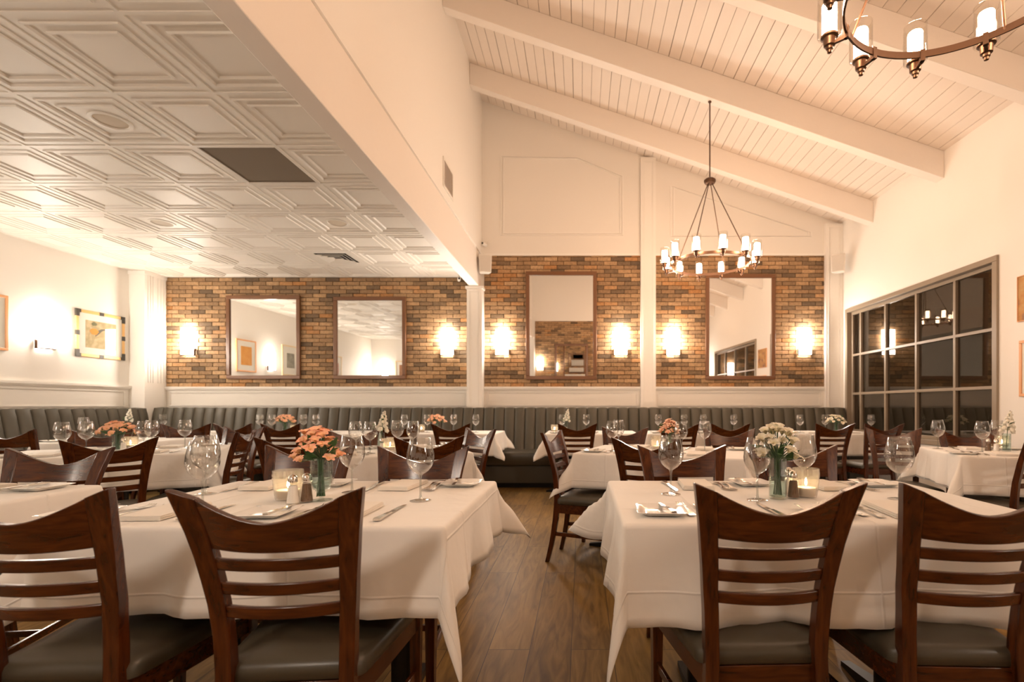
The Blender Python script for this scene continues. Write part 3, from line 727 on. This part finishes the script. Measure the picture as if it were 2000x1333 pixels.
# ---------------------------------------------------------------- tables and cloths
SEG = lambda a, b_, n: [lerp(a, b_, k / n) for k in range(n + 1)]
def cloth_mesh(W, D, o, seed, flare=.13, cone=.34, nx=None, stretch=(.06, .06, .06, .06)):
    """o = overhangs (x-, x+, y-, y+); local origin at the near left corner, z=0 on the table top"""
    R = random.Random(seed); oxm, oxp, oym, oyp = o
    def axis(L, om, op):
        n1 = max(3, int(om / .028)); n2 = max(3, int(op / .028)); n0 = max(4, int(L / .045))
        a = [-om + k * (om - .022) / n1 for k in range(n1)] + [-.022, -.014, -.008, -.003] + SEG(0, L, n0) + [L + q for q in (.003, .008, .014)] + [L + .022 + k * (op - .022) / n2 for k in range(n2 + 1)]
        return a
    us, vs = axis(W, oxm, oxp), axis(D, oym, oyp)
    ph = [R.uniform(0, 6.28) for _ in range(8)]; am = [R.uniform(.7, 1.3) for _ in range(8)]
    cn = [[R.uniform(.8, 1.2), R.uniform(-.25, .25)] for _ in range(4)]
    RAD = .014
    def fn(u, v):
        dx = (u if u < 0 else (u - W if u > W else 0)); dy = (v if v < 0 else (v - D if v > D else 0))
        bx, by = min(max(u, 0), W), min(max(v, 0), D)
        r = sqrt(dx * dx + dy * dy)
        if r < 1e-9: return (bx, by, .0015 * sin(u * 9 + ph[0]) * sin(v * 8 + ph[1]) * .4)
        ux, uy = dx / r, dy / r
        if dx and dy:
            ci = (0 if dx < 0 else 1) + (0 if dy < 0 else 2); th = atan2(abs(dy), abs(dx)); s2 = sin(2 * th)
            r *= 1 + stretch[ci] * s2 ** 2
            fl = flare + (cone[ci] if isinstance(cone, tuple) else cone) * cn[ci][0] * s2 ** 2 + cn[ci][1] * .35 * s2 * cos(2 * th)
            phi = th + .25 * cn[ci][1] * s2
            ux, uy = cos(phi) * (1 if dx > 0 else -1), sin(phi) * (1 if dy > 0 else -1)
        else:
            t = v if dx else u; L = D if dx else W; side = (0 if dx < 0 else 1) if dx else (2 if dy < 0 else 3)
            e = min(1, min(t, L - t) / .16); e = e * e * (3 - 2 * e)
            fl = flare + e * (.085 * am[side] * sin(t * 2 * pi / (.34 + .05 * side) + ph[side]) + .04 * sin(t * 2 * pi / .17 + ph[side + 4]) - .05)
        # rounded edge then a straight fall leaning outward
        if r < RAD * 1.5: a = r / RAD; return (bx + ux * RAD * sin(a), by + uy * RAD * sin(a), -RAD * (1 - cos(a)))
        q = r - RAD * 1.5; hx = RAD + q * fl * (.5 + .5 * min(1, q / .15)); hz = RAD + sqrt(max(0, q * q - (hx - RAD) ** 2))
        return (bx + ux * hx, by + uy * hx, -hz)
    m = MB().grid(fn, us, vs); m.uv = [(u, v) for u in us for v in vs]; return m
TZ = .755
def table(key, corner, d, W, D, o, desc, seed, flare=.13, cone=.34, stretch=(.06,) * 4):
    """corner: near-left corner, d: unit direction along the near edge"""
    a = atan2(d[1], d[0]); M = Matrix.Translation((corner[0], corner[1], TZ)) @ Matrix.Rotation(a, 4, 'Z')
    c = M @ Vector((W / 2, D / 2, 0))
    t = empty('dining_table', (c.x, c.y, 0), a, 'dark pedestal dining table under the white cloth, ' + desc, 'table', None)
    MB().box(-W / 2, W / 2, -D / 2, D / 2, TZ - .03, TZ - .003).build('tabletop', M_wood, t)
    n = 2 if W > 1.0 else 1
    for k in range(n):
        cx_ = 0 if n == 1 else (-W * .27 if k == 0 else W * .27)
        MB().lathe([(.036, .03), (.036, TZ - .03)], 16, (cx_, 0, 0)).build('column', M_black, t, smooth=40)
        mm = MB()
        for q in range(4):
            mm.hexa([(.0, -.03, 0), (.27, -.018, 0), (.27, .018, 0), (0, .03, 0), (0, -.03, .06), (.27, -.018, .018), (.27, .018, .018), (0, .03, .06)]) if q == 0 else mm.join(MB().hexa([(.0, -.03, 0), (.27, -.018, 0), (.27, .018, 0), (0, .03, 0), (0, -.03, .06), (.27, -.018, .018), (.27, .018, .018), (0, .03, .06)]).xf(Matrix.Rotation(q * pi / 2, 4, 'Z')))
        mm.xf(Matrix.Translation((cx_, 0, 0))).build('foot_base', M_black, t)
    m = cloth_mesh(W, D, o, seed, flare, cone, None, stretch)
    ob = m.build('tablecloth', M_cloth, None, smooth=180)
    uvl = ob.data.uv_layers.new(name='uv')
    for lp in ob.data.loops: uvl.data[lp.index].uv = m.uv[lp.vertex_index]
    ob.location = M.translation; ob.rotation_euler = (0, 0, a)
    sm = ob.modifiers.new('solid', 'SOLIDIFY'); sm.thickness = .0014; sm.offset = -1
    tag(ob, 'white tablecloth draped over ' + desc, 'tablecloth', 'white tablecloths')
    T_[key] = (M, desc, W, D)
T_ = {}
n20 = lambda x, y: (x / sqrt(x * x + y * y), y / sqrt(x * x + y * y))
table('L0', (-3.10, 1.28), (1, 0), 1.06, .79, (.25, .25, .25, .25), 'the table cut by the left edge', 1)
table('L1', (-1.52, 1.37), (1, 0), 1.13, .81, (.24, .235, .25, .24), 'the front left table', 2, flare=.12, cone=(.3, .10, .4, .46), stretch=(.1, .26, .05, .08))
table('R1', (.13, 1.40), (1, 0), 1.27, .785, (.27, .24, .29, .24), 'the front right table', 5, flare=.10, cone=(.08, .3, .55, .3), stretch=(.18, .1, .0, .05))
dM1 = n20(.895, .445)
table('M1', (-3.80, 2.98), dM1, 1.25, .78, (.24, .24, .25, .24), 'the second row table at far left', 4)
dM2 = n20(.908, .418)
table('M2', (-1.80, 3.07), dM2, 1.11, .76, (.24, .24, .25, .24), 'the second row table left of the aisle', 5)
dR2 = n20(1.08, -.38)
table('R2', (-.05, 3.48), dR2, 1.14, .75, (.24, .24, .25, .24), 'the second row table right of the aisle', 6, cone=.45)
dR3 = n20(.95, -.31)
table('R3', (2.54, 3.28), dR3, .98, .76, (.25, .1, .26, .24), 'the table beside the window', 7)
table('LB', (-4.95, 4.42), (1, 0), .95, .76, (.22, .22, .22, .22), 'the table by the left banquette', 8)
K = {'K0': (-5.40, -4.03), 'K1': (-3.87, -2.75), 'K2': (-2.55, -1.04), 'K3': (-.43, .68), 'K4': (.80, 2.03), 'K5': (2.50, 3.62)}
ordn = ['first', 'second', 'third', 'fourth', 'fifth', 'sixth']
for i, (k_, (a, b_)) in enumerate(K.items()):
    table(k_, (a, 5.85), (1, 0), b_ - a, .74, (.23, .24, .27, .16), 'the ' + ordn[i] + ' banquette table from the left', 20 + i, flare=.14, cone=.40)

# ---------------------------------------------------------------- tableware prototypes
GH = .222
def glass_parts(g):
    MB().lathe([(0, .003), (.014, .0045), (.030, .0025), (.0365, .0008), (.0365, 0), (0, 0)], 28).build('foot', M_glass, g, smooth=60)
    MB().lathe([(.012, .0035), (.006, .008), (.0038, .02), (.0034, .05), (.0036, .075), (.0055, .088), (.009, .094)], 12).build('stem', M_rim, g, smooth=60)
    MB().lathe([(.002, .090), (.012, .0945), (.026, .104), (.038, .118), (.0455, .136), (.0475, .150), (.0455, .172), (.040, .197), (.0345, GH - .001), (.0338, GH), (.0330, GH - .001), (.0385, .197), (.0440, .172), (.0460, .150), (.0440, .137), (.0368, .120), (.0250, .1062), (.012, .097), (.002, .0945)], 32).build('bowl', M_glass, g, smooth=60)
GL = [None]
def wine_glass(x, y, label, z=TZ, tiny=False):
    x += random.uniform(-.004, .004)
    if GL[0] is None:
        g = empty('wine_glass', (x, y, z + .001), 0, label, 'glass', 'stemmed wine glasses'); glass_parts(g); GL[0] = g; return g
    return dup(GL[0], (x, y, z + .001), 0, label)
def G(px, Y): return (px - 1135.5) * Y / F
def fork_mesh():
    m = MB(); t = .0016
    pr = [(0, .0105), (.012, .0115), (.05, .006), (.09, .0035), (.115, .0035), (.128, .009), (.145, .0125)]
    rs = []
    zc = lambda s: .002 + .006 * sin(pi * min(s / .13, 1)) * .7
    for s, hw in pr: rs.append([(-hw, s, zc(s)), (hw, s, zc(s)), (hw, s, zc(s) + t), (-hw, s, zc(s) + t)])
    m.rings(rs)
    for k in range(4):
        c = -.0108 + k * .0072
        m.rings([[(c - .0018, s, z), (c + .0018, s, z), (c + .0018, s, z + t), (c - .0018, s, z + t)] for s, z in ((.143, .0025), (.165, .001), (.185, .0022), (.194, .005))])
    return m
def knife_mesh():
    m = MB(); rs = []
    for s, a, b_, t in ((0, -.010, .010, .006), (.01, -.0105, .0105, .007), (.06, -.007, .007, .006), (.10, -.006, .006, .005), (.108, -.009, .006, .0016), (.15, -.0105, .006, .0014), (.20, -.0095, .006, .0012), (.225, -.004, .006, .001), (.232, .003, .006, .0008)):
        rs.append([(a, s, .001), (b_, s, .001), (b_, s, .001 + t), (a, s, .001 + t)])
    return m.rings(rs)
def napkin_mesh():
    m = MB()
    for k, (z, ins) in enumerate(((0, 0), (.0035, .002), (.007, .001), (.0105, .003))):
        w_, h = .060 - ins, .105 - ins
        m.rings([[(-w_, -h, z + .0004), (w_, -h, z + .0004), (w_, h, z + .0004), (-w_, h, z + .0004)], [(-w_ - .002, -h, z + .0018), (w_ + .002, -h, z + .0018), (w_ + .002, h, z + .0018), (-w_ - .002, h, z + .0018)], [(-w_, -h, z + .0032), (w_, -h, z + .0032), (w_, h, z + .0032 + .002), (-w_, h, z + .0032 + .002)]])
    return m
def plate_mesh():
    m = MB(); rs = []
    for hw, z in ((.045, .002), (.048, 0), (.052, .001), (.064, .009), (.0745, .0135), (.076, .014), (.0745, .0155), (.062, .012), (.050, .0055), (.046, .0045)):
        c = min(.012, hw * .3); P = []
        for (sx, sy, a0) in ((1, 1, 0), (-1, 1, 90), (-1, -1, 180), (1, -1, 270)):
            for q in range(4): a = radians(a0 + q * 30); P.append((sx * (hw - c) + c * cos(a), sy * (hw - c) + c * sin(a), z))
        rs.append(P)
    return m.rings(rs)
PROTO = {}
def item(name, mesh_fn, material, M, label, cat, group, smooth=50):
    if name not in PROTO:
        o = mesh_fn().build(name, material, None, smooth=smooth); PROTO[name] = o
    else: o = PROTO[name].copy(); COL.objects.link(o)
    o.location = M.translation; o.rotation_euler = M.to_euler()
    tag(o, label, cat, group); return o
def setting(tk, s, near, n_forks=2, plate=True, napkin=True, knife=True, who='', glass=True, gd=.33):
    """s: distance along the near edge of the seat centre; near: diner on the near or the far side"""
    M0, desc, W, D = T_[tk]
    M = M0 @ (Matrix.Translation((s, 0, 0)) if near else Matrix.Translation((s, D, 0)) @ Matrix.Rotation(pi, 4, 'Z'))
    j = lambda a: random.uniform(-a, a); Z = .0022
    at = lambda x, y, r=0, z=Z: M @ Matrix.Translation((x, y, z)) @ Matrix.Rotation(radians(r), 4, 'Z')
    P = who + ' of ' + desc
    if napkin: item('napkin', napkin_mesh, M_napkin, at(j(.01), .15 + j(.01), j(6)), 'folded cream napkin at ' + P, 'napkin', 'folded napkins')
    for k in range(n_forks):
        item('fork', fork_mesh, M_steel, at(-.11 - .034 * k + j(.004), .06 + .02 * k + j(.01), j(5)), ('inner' if k == 0 else 'outer') + ' steel fork at ' + P, 'fork', 'steel forks')
    if knife: item('table_knife', knife_mesh, M_steel, at(.115 + j(.008), .05 + j(.01), j(6)), 'steel table knife at ' + P, 'knife', 'steel table knives')
    if plate:
        item('bread_plate', plate_mesh, M_china, at(-.235 + j(.01), .12 + j(.01), j(4)), 'square bread plate at ' + P, 'plate', 'square bread plates')
        item('butter_knife', lambda: knife_mesh().xf(Matrix.Diagonal((.8, .72, 1, 1))), M_steel, at(-.205, .05, 3 + j(5), .016), 'butter knife, ' + P, 'knife', 'butter knives')
    if glass:
        p = at(.135 + j(.01), gd + j(.01)).translation
        wine_glass(p.x, p.y, 'empty wine glass at ' + P)
for tk, c1, c2 in (('L1', .245, .81), ('R1', .35, .87)):
    setting(tk, c1, True, who='near left place', glass=(tk == 'R1'))
    setting(tk, c2, True, who='near right place', gd=.36)
    setting(tk, c1 - .01, False, who='far left place', gd=.33)
    setting(tk, c2 - (.03 if tk == 'L1' else 0), False, who='far right place', gd=.29)
wine_glass(-1.235, 1.60, 'empty wine glass at near left place of the front left table')
setting('L0', .70, False, who='far right place'); setting('L0', .75, True, who='near right place')
for tk, ss in (('M1', (.35, .9)), ('M2', (.3, .83)), ('R2', (.34, .84)), ('R3', (.28, .72))):
    for i, s_ in enumerate(ss):
        for nr in (True, False):
            setting(tk, s_, nr, who=('near' if nr else 'far') + (' left' if i == 0 else ' right') + ' place', glass=False)
for k_, cs in (('K0', (.4, 1.0)), ('K1', (.4, .75)), ('K2', (.4, 1.1)), ('K3', (.35, .8)), ('K4', (.35, .9)), ('K5', (.3, .8)), ('LB', (.3, .7))):
    for i, s_ in enumerate(cs):
        setting(k_, s_, True, n_forks=1, who=('left' if i == 0 else 'right') + ' place', glass=False)
for tk, lst in (('M1', ((121, 3.35), (168, 3.50), (280, 3.6), (296, 3.78), (361, 3.85))), ('M2', ((694, 3.5), (723, 3.43), (776, 3.75), (808, 3.6))),
                ('R2', ((1195, 3.62), (1208.5, 3.85), (1329, 3.45), (1376, 3.6))), ('R3', ((1832, 3.8), (1919, 3.55), (1948, 3.8))), ('LB', ((163, 4.7),)),
                ('K0', ((318, 6.2),)), ('K1', ((508, 6.2), (532, 6.05), (593, 6.2), (617, 6.15))), ('K2', ((790, 6.2), (835, 6.2), (886, 6.25), (930, 6.15))),
                ('K3', ((1098, 6.2), (1145, 6.2))), ('K4', ((1285, 6.2), (1336, 6.15), (1373, 6.2), (1433, 6.2))), ('K5', ((1563, 6.1), (1612, 6.2), (1701, 6.1)))):
    nm = ['leftmost', 'second from left', 'third from left', 'fourth from left', 'fifth from left']
    for i, (px, Y) in enumerate(lst):
        wine_glass(G(px, Y), Y, 'wine glass, ' + (nm[i] if len(lst) > 1 else 'the only one') + ' on ' + T_[tk][1])

# shakers, votives, vases
def shaker(x, y, fill, label):
    g = empty('pepper_shaker' if fill is M_pepper else 'salt_shaker', (x, y, TZ + .002), 0, label, 'shaker')
    MB().lathe([(.0, 0), (.021, 0), (.0215, .006), (.018, .03), (.0145, .068), (.0145, .074)], 16).build('glass_body', M_sleeve, g, smooth=50)
    MB().lathe([(0, .004), (.0185, .004), (.019, .008), (.016, .03), (.0132, .062), (0, .063)], 16).build('contents', fill, g, smooth=50)
    MB().lathe([(.0155, .074), (.0155, .084), (.012, .094), (.005, .099), (0, .100)], 16).build('cap', M_steel, g, smooth=50)
def votive(x, y, label, r=.045, h=.098):
    g = empty('votive_candle_holder', (x, y, TZ + .002), 0, label, 'candle holder')
    def pr(rad, z0, z1):
        rs = []; n = 36; nz = 12
        for i in range(nz + 1):
            z = lerp(z0, z1, i / nz); t = i / nz; R_ = rad * (.80 + .2 * min(1, t * 1.3))
            rs.append([((R_ + (.0017 if (i + q) % 2 and .05 < t < .85 else 0)) * cos(2 * pi * (q + .0) / n), (R_ + (.0017 if (i + q) % 2 and .05 < t < .85 else 0)) * sin(2 * pi * q / n), z) for q in range(n)])
        return rs
    m = MB().rings(pr(r, 0, h), caps=False); m.rings([[(p[0] * .92, p[1] * .92, p[2] + .006) for p in q] for q in pr(r, 0, h - .006)], caps=False)
    m.build('glass_cup', M_pressed, g, smooth=20)
    MB().lathe([(0, .004), (r * .70, .004), (r * .74, .034), (0, .034)], 20).build('candle', M_wax, g, smooth=40)
    MB().lathe([(0, .040), (.003, .044), (.0045, .050), (.003, .060), (0, .070)], 10).build('flame', M_flame, g, smooth=60)
M_pressed = film('pressed_glass', (.93, .90, .86), 1.55, .10, 2.6, 2.5, .4)
nt = M_pressed.node_tree; out = nt.nodes['Material Output']; src = out.inputs[0].links[0].from_socket
df = N(nt, 'ShaderNodeBsdfTranslucent'); df.inputs[0].default_value = (.9, .86, .80, 1); d2 = N(nt, 'ShaderNodeBsdfDiffuse'); d2.inputs[0].default_value = (.9, .86, .80, 1)
m1 = N(nt, 'ShaderNodeMixShader'); m2 = N(nt, 'ShaderNodeMixShader'); m2.inputs[0].default_value = .12
nt.links.new(df.outputs[0], m1.inputs[1]); nt.links.new(d2.outputs[0], m1.inputs[2]); nt.links.new(src, m2.inputs[1]); nt.links.new(m1.outputs[0], m2.inputs[2]); nt.links.new(m2.outputs[0], out.inputs[0])
def vase(x, y, label, r=.030, h=.15, stemmed=False):
    g = empty('flower_vase', (x, y, TZ + .002), 0, label, 'vase')
    if stemmed:
        MB().lathe([(0, 0), (.036, 0), (.036, .002), (.012, .005), (.005, .010), (.005, .022), (.016, .030), (.028, .042), (.034, .065), (.036, .10), (.036, h), (.0345, h), (.0345, .10), (.032, .066), (.026, .045), (.01, .034), (0, .033)], 28).build('glass_body', M_vase, g, smooth=50)
        MB().lathe([(0, .036), (.01, .037), (.024, .047), (.031, .067), (.0335, .10), (0, .10)], 24).build('water', M_water, g, smooth=50)
    else:
        MB().lathe([(0, 0), (r * .96, 0), (r, .006), (r, h), (r - .002, h), (r - .002, .008), (0, .008)], 28).build('glass_body', M_vase, g, smooth=50)
        MB().lathe([(0, .009), (r - .003, .009), (r - .003, h * .45), (0, h * .45)], 24).build('water', M_water, g, smooth=50)
    return g
def petal_mat(name, tip, base):
    m, nt, b = mat(name); at_ = N(nt, 'ShaderNodeAttribute', attribute_name='petal')
    mx = N(nt, 'ShaderNodeMix', data_type='RGBA'); mx.inputs[6].default_value = (*base, 1); mx.inputs[7].default_value = (*tip, 1)
    nt.links.new(at_.outputs['Fac'], mx.inputs[0]); nt.links.new(mx.outputs[2], b.inputs['Base Color']); b.inputs['Roughness'].default_value = .5
    b.inputs['Subsurface Weight'].default_value = .0
    return m
M_orange = petal_mat('orange_petal', (.93, .47, .33), (.93, .66, .32))
M_white = petal_mat('white_petal', (.88, .84, .74), (.78, .70, .42))
M_peach = petal_mat('peach_petal', (.90, .68, .54), (.88, .34, .12))
def blossom_mesh(R, n=6, seed=0, nu=5):
    r = random.Random(seed); m = MB(); att = []
    for k in range(n):
        a = 2 * pi * k / n + r.uniform(-.12, .12); wd = R * r.uniform(.40, .48) * (1 if k % 2 else .78); ln = R * r.uniform(.95, 1.12); op = r.uniform(.6, .85)
        def fn(u, v):
            s_ = u * ln; wv = wd * sin(pi * min(.98, u * .84 + .08)) ** .75
            x_ = s_ * (op * u ** .8 + .05); z_ = s_ * (1.10 - .45 * u * u); y_ = v * wv; z_ += -.35 * (abs(v)) ** 2 * wv * -1
            return (x_ * cos(a) - y_ * sin(a), x_ * sin(a) + y_ * cos(a), z_)
        us = [i / nu for i in range(nu + 1)]; vs = (-1, -.5, 0, .5, 1); m.grid(fn, us, vs)
        att += [u for u in us for _ in vs]
    for k in range(4):
        a = k * 1.57 + .4; m.tube([(0, 0, 0), (R * .12 * cos(a), R * .12 * sin(a), R * .6)], R * .02, 3); att += [0] * 6
    return m, att
def add_attr(o, att):
    at_ = o.data.attributes.new('petal', 'FLOAT', 'POINT'); at_.data.foreach_set('value', att)
BL = {}
def floret_mesh(R, seed):
    m = MB(); n, k = 12, 7; r = random.Random(seed); ph = r.uniform(0, 6); att = []
    def fn(u, v):
        th, f = pi * u, 2 * pi * v
        rr = R * (.82 + .18 * sin(5 * f + ph + 3 * th) * sin(th) + .08 * sin(9 * f + 7 * th))
        return (rr * sin(th) * cos(f), rr * sin(th) * sin(f), rr * .8 * cos(th) + R * .3)
    us = [i / k for i in range(k + 1)]; vs = [i / n for i in range(n + 1)]; m.grid(fn, us, vs); att = [.7 + .3 * sin(pi * u) for u in us for _ in vs]
    return m, att
def orient(d):
    return Vector((0, 0, 1)).rotation_difference(Vector(d).normalized()).to_matrix().to_4x4()
def leaf_mesh(L, wd, bend, seed=0):
    m = MB(); us = [i / 6 for i in range(7)]
    m.grid(lambda u, v: (v * wd * sin(pi * min(.999, max(.02, u))) ** .8, bend * L * u * u + .15 * abs(v) * wd, L * u), us, (-1, -.4, .4, 1)); return m
def bouquet(x, y, zrim, label, M_p, nbl, R, spread, height, nleaf, seed, shape='dome', name='flower_bouquet', tilt=(0, 0)):
    g = empty(name, (x, y, TZ + .01), 0, label, 'flowers'); r = random.Random(seed)
    mp = M_p.name
    for q in range(4):
        if (mp, R, q) not in BL:
            mb, att = blossom_mesh(R, 6, q + 1, 5 if R > .02 else 3) if shape != 'spike' else floret_mesh(R, q); me_o = mb.build('blossom', M_p, None, smooth=60)
            add_attr(me_o, att); bpy.data.objects.remove(me_o, do_unlink=False) if False else None
            BL[(mp, R, q)] = me_o.data; bpy.data.objects.remove(me_o)
    for k in range(nbl):
        if shape == 'dome':
            a = k * 2.399 + seed; t = sqrt((k + .5) / nbl); rad = spread * t
            p = Vector((rad * cos(a) + tilt[0], rad * sin(a) + tilt[1], zrim + height * (1 - .95 * t ** 3) + r.uniform(-.012, .012)))
            d = Vector((rad * cos(a) * 6 + r.uniform(-.2, .2), rad * sin(a) * 6 + r.uniform(-.2, .2) - .25, .9))
        else:
            t = k / nbl; a = k * 2.399; rr_ = .024 * (1.05 - t * .75) * (spread / .03)
            p = Vector((rr_ * cos(a) + tilt[0] * (.3 + t), rr_ * sin(a) + tilt[1] * t, zrim + height * t))
            d = Vector((cos(a), sin(a), .5))
        o = bpy.data.objects.new('blossom', BL[(mp, R, k % 4)]); COL.objects.link(o); o.parent = g
        M = Matrix.Translation(p - d.normalized() * R * .7) @ orient(d) @ Matrix.Rotation(r.uniform(0, 6), 4, 'Z')
        s_ = r.uniform(.85, 1.12) * (1 if shape == 'dome' else (1.15 - .6 * t)); o.matrix_local = M @ Matrix.Scale(s_, 4)
        if shape == 'dome' or k == 0 or k == nbl - 1:
            q = p - d.normalized() * R * .7
            if shape == 'dome': MB().tube([(r.uniform(-.012, .012), r.uniform(-.012, .012), .006), (q.x * .18, q.y * .18, zrim), (q.x * .7, q.y * .7, lerp(zrim, q.z, .6)), q], .0017, 5).build('stem', M_stem, g, smooth=60)
            elif k == 0: MB().tube([(r.uniform(-.01, .01), 0, .006), (tilt[0] * .3, tilt[1] * .1, zrim), (tilt[0] * 1.3, tilt[1], zrim + height)], .0022, 5).build('stem', M_stem, g, smooth=60)
    for k in range(nleaf):
        a = k * 2.1 + seed * 1.3; rad = spread * r.uniform(.2, .75); el = r.uniform(.4, 1.3)
        o = leaf_mesh(r.uniform(.045, .075) * min(1, spread / .07 + .2), r.uniform(.007, .012), .35).build('leaf', M_leaf, g, smooth=60)
        p = Vector((rad * cos(a) * .6, rad * sin(a) * .6, zrim + height * r.uniform(-.15, .5)))
        o.matrix_local = Matrix.Translation(p) @ orient((cos(a) * .9, sin(a) * .9, el - .1)) @ Matrix.Rotation(r.uniform(0, 6), 4, 'Z')
    return g
# front left
vx, vy = G(628, 1.73), 1.73
vase(vx, vy, 'stemmed glass vase with orange flowers on the front left table', stemmed=True, h=.148)
bouquet(vx, vy, .14, 'bunch of orange alstroemeria on the front left table', M_orange, 34, .025, .072, .100, 22, 3, tilt=(-.02, 0))
votive(G(563, 1.75), 1.75, 'diamond cut candle holder on the front left table', .049, .104)
shaker(G(577, 1.68), 1.665, M_salt, 'glass salt shaker beside the candle on front left table')
shaker(G(599, 1.70), 1.70, M_pepper, 'glass pepper shaker beside the vase on front left table')
# front right
vx, vy = G(1519, 1.76), 1.76
vase(vx, vy, 'cylinder glass vase with white flowers on the front right table', r=.030, h=.148)
bouquet(vx, vy, .14, 'bunch of white alstroemeria on the front right table', M_white, 26, .028, .072, .115, 20, 5, tilt=(-.005, 0))
votive(G(1574, 1.80), 1.80, 'patterned glass candle holder on the front right table', .045, .104)
shaker(G(1541, 1.86), 1.86, M_salt, 'glass salt shaker behind the vase on front right table')
shaker(G(1547, 1.78), 1.77, M_pepper, 'glass pepper shaker between vase and candle on front right table')
def small(px, Y, kind, desc, seed):
    x = G(px, Y); tag_ = {'o': 'orange', 'w': 'white', 'p': 'peach and orange', 's': 'white stock'}[kind]
    if kind == 's':
        vase(x, Y, 'slim glass vase with white stock on ' + desc, r=.026, h=.13)
        bouquet(x, Y, .14, 'tall white stock flowers on ' + desc, M_white, 22, .0185, .052, .15, 6, seed, 'spike', tilt=(.02, 0))
    else:
        vase(x, Y, 'glass vase with ' + tag_ + ' flowers on ' + desc, r=.032, h=.12)
        bouquet(x, Y, .115, tag_ + ' flower bunch on ' + desc, {'o': M_orange, 'w': M_white, 'p': M_peach}[kind], 30, .030, .118 if kind != 'p' else .075, .09, 18, seed)
small(230, 3.66, 'o', T_['M1'][1], 11)
small(557, 6.15, 'o', T_['K1'][1], 12); small(853, 6.2, 'o', T_['K2'][1], 13)
small(744, 3.72, 's', T_['M2'][1], 14); small(1308, 3.80, 'p', T_['R2'][1], 15)
small(1105, 6.1, 's', T_['K3'][1], 16); small(1633, 6.1, 'w', T_['K5'][1], 17); small(1966, 3.58, 's', T_['R3'][1], 18)
small(250, 6.1, 's', T_['K0'][1], 19)
votive(G(762, 3.58), 3.58, 'candle holder on ' + T_['M2'][1]); votive(G(1284, 3.66), 3.66, 'candle holder on ' + T_['R2'][1], .05, .11)
votive(G(1083, 6.1), 6.1, 'candle holder on ' + T_['K3'][1]); votive(G(1957, 3.85), 3.85, 'candle holder on ' + T_['R3'][1])
votive(G(255, 3.75), 3.75, 'candle holder on ' + T_['M1'][1]); votive(G(823, 6.15), 6.15, 'candle holder on ' + T_['K2'][1]); votive(G(575, 6.1), 6.1, 'candle holder on ' + T_['K1'][1])
shaker(G(1941, 3.5), 3.48, M_salt, 'salt shaker on ' + T_['R3'][1]); shaker(G(1930, 3.52), 3.52, M_pepper, 'pepper shaker on ' + T_['R3'][1])
shaker(G(241, 3.60), 3.60, M_salt, 'salt shaker on ' + T_['M1'][1]); shaker(G(746, 3.55), 3.55, M_salt, 'salt shaker on ' + T_['M2'][1])
shaker(G(1292, 3.62), 3.5, M_pepper, 'pepper shaker on ' + T_['R2'][1])
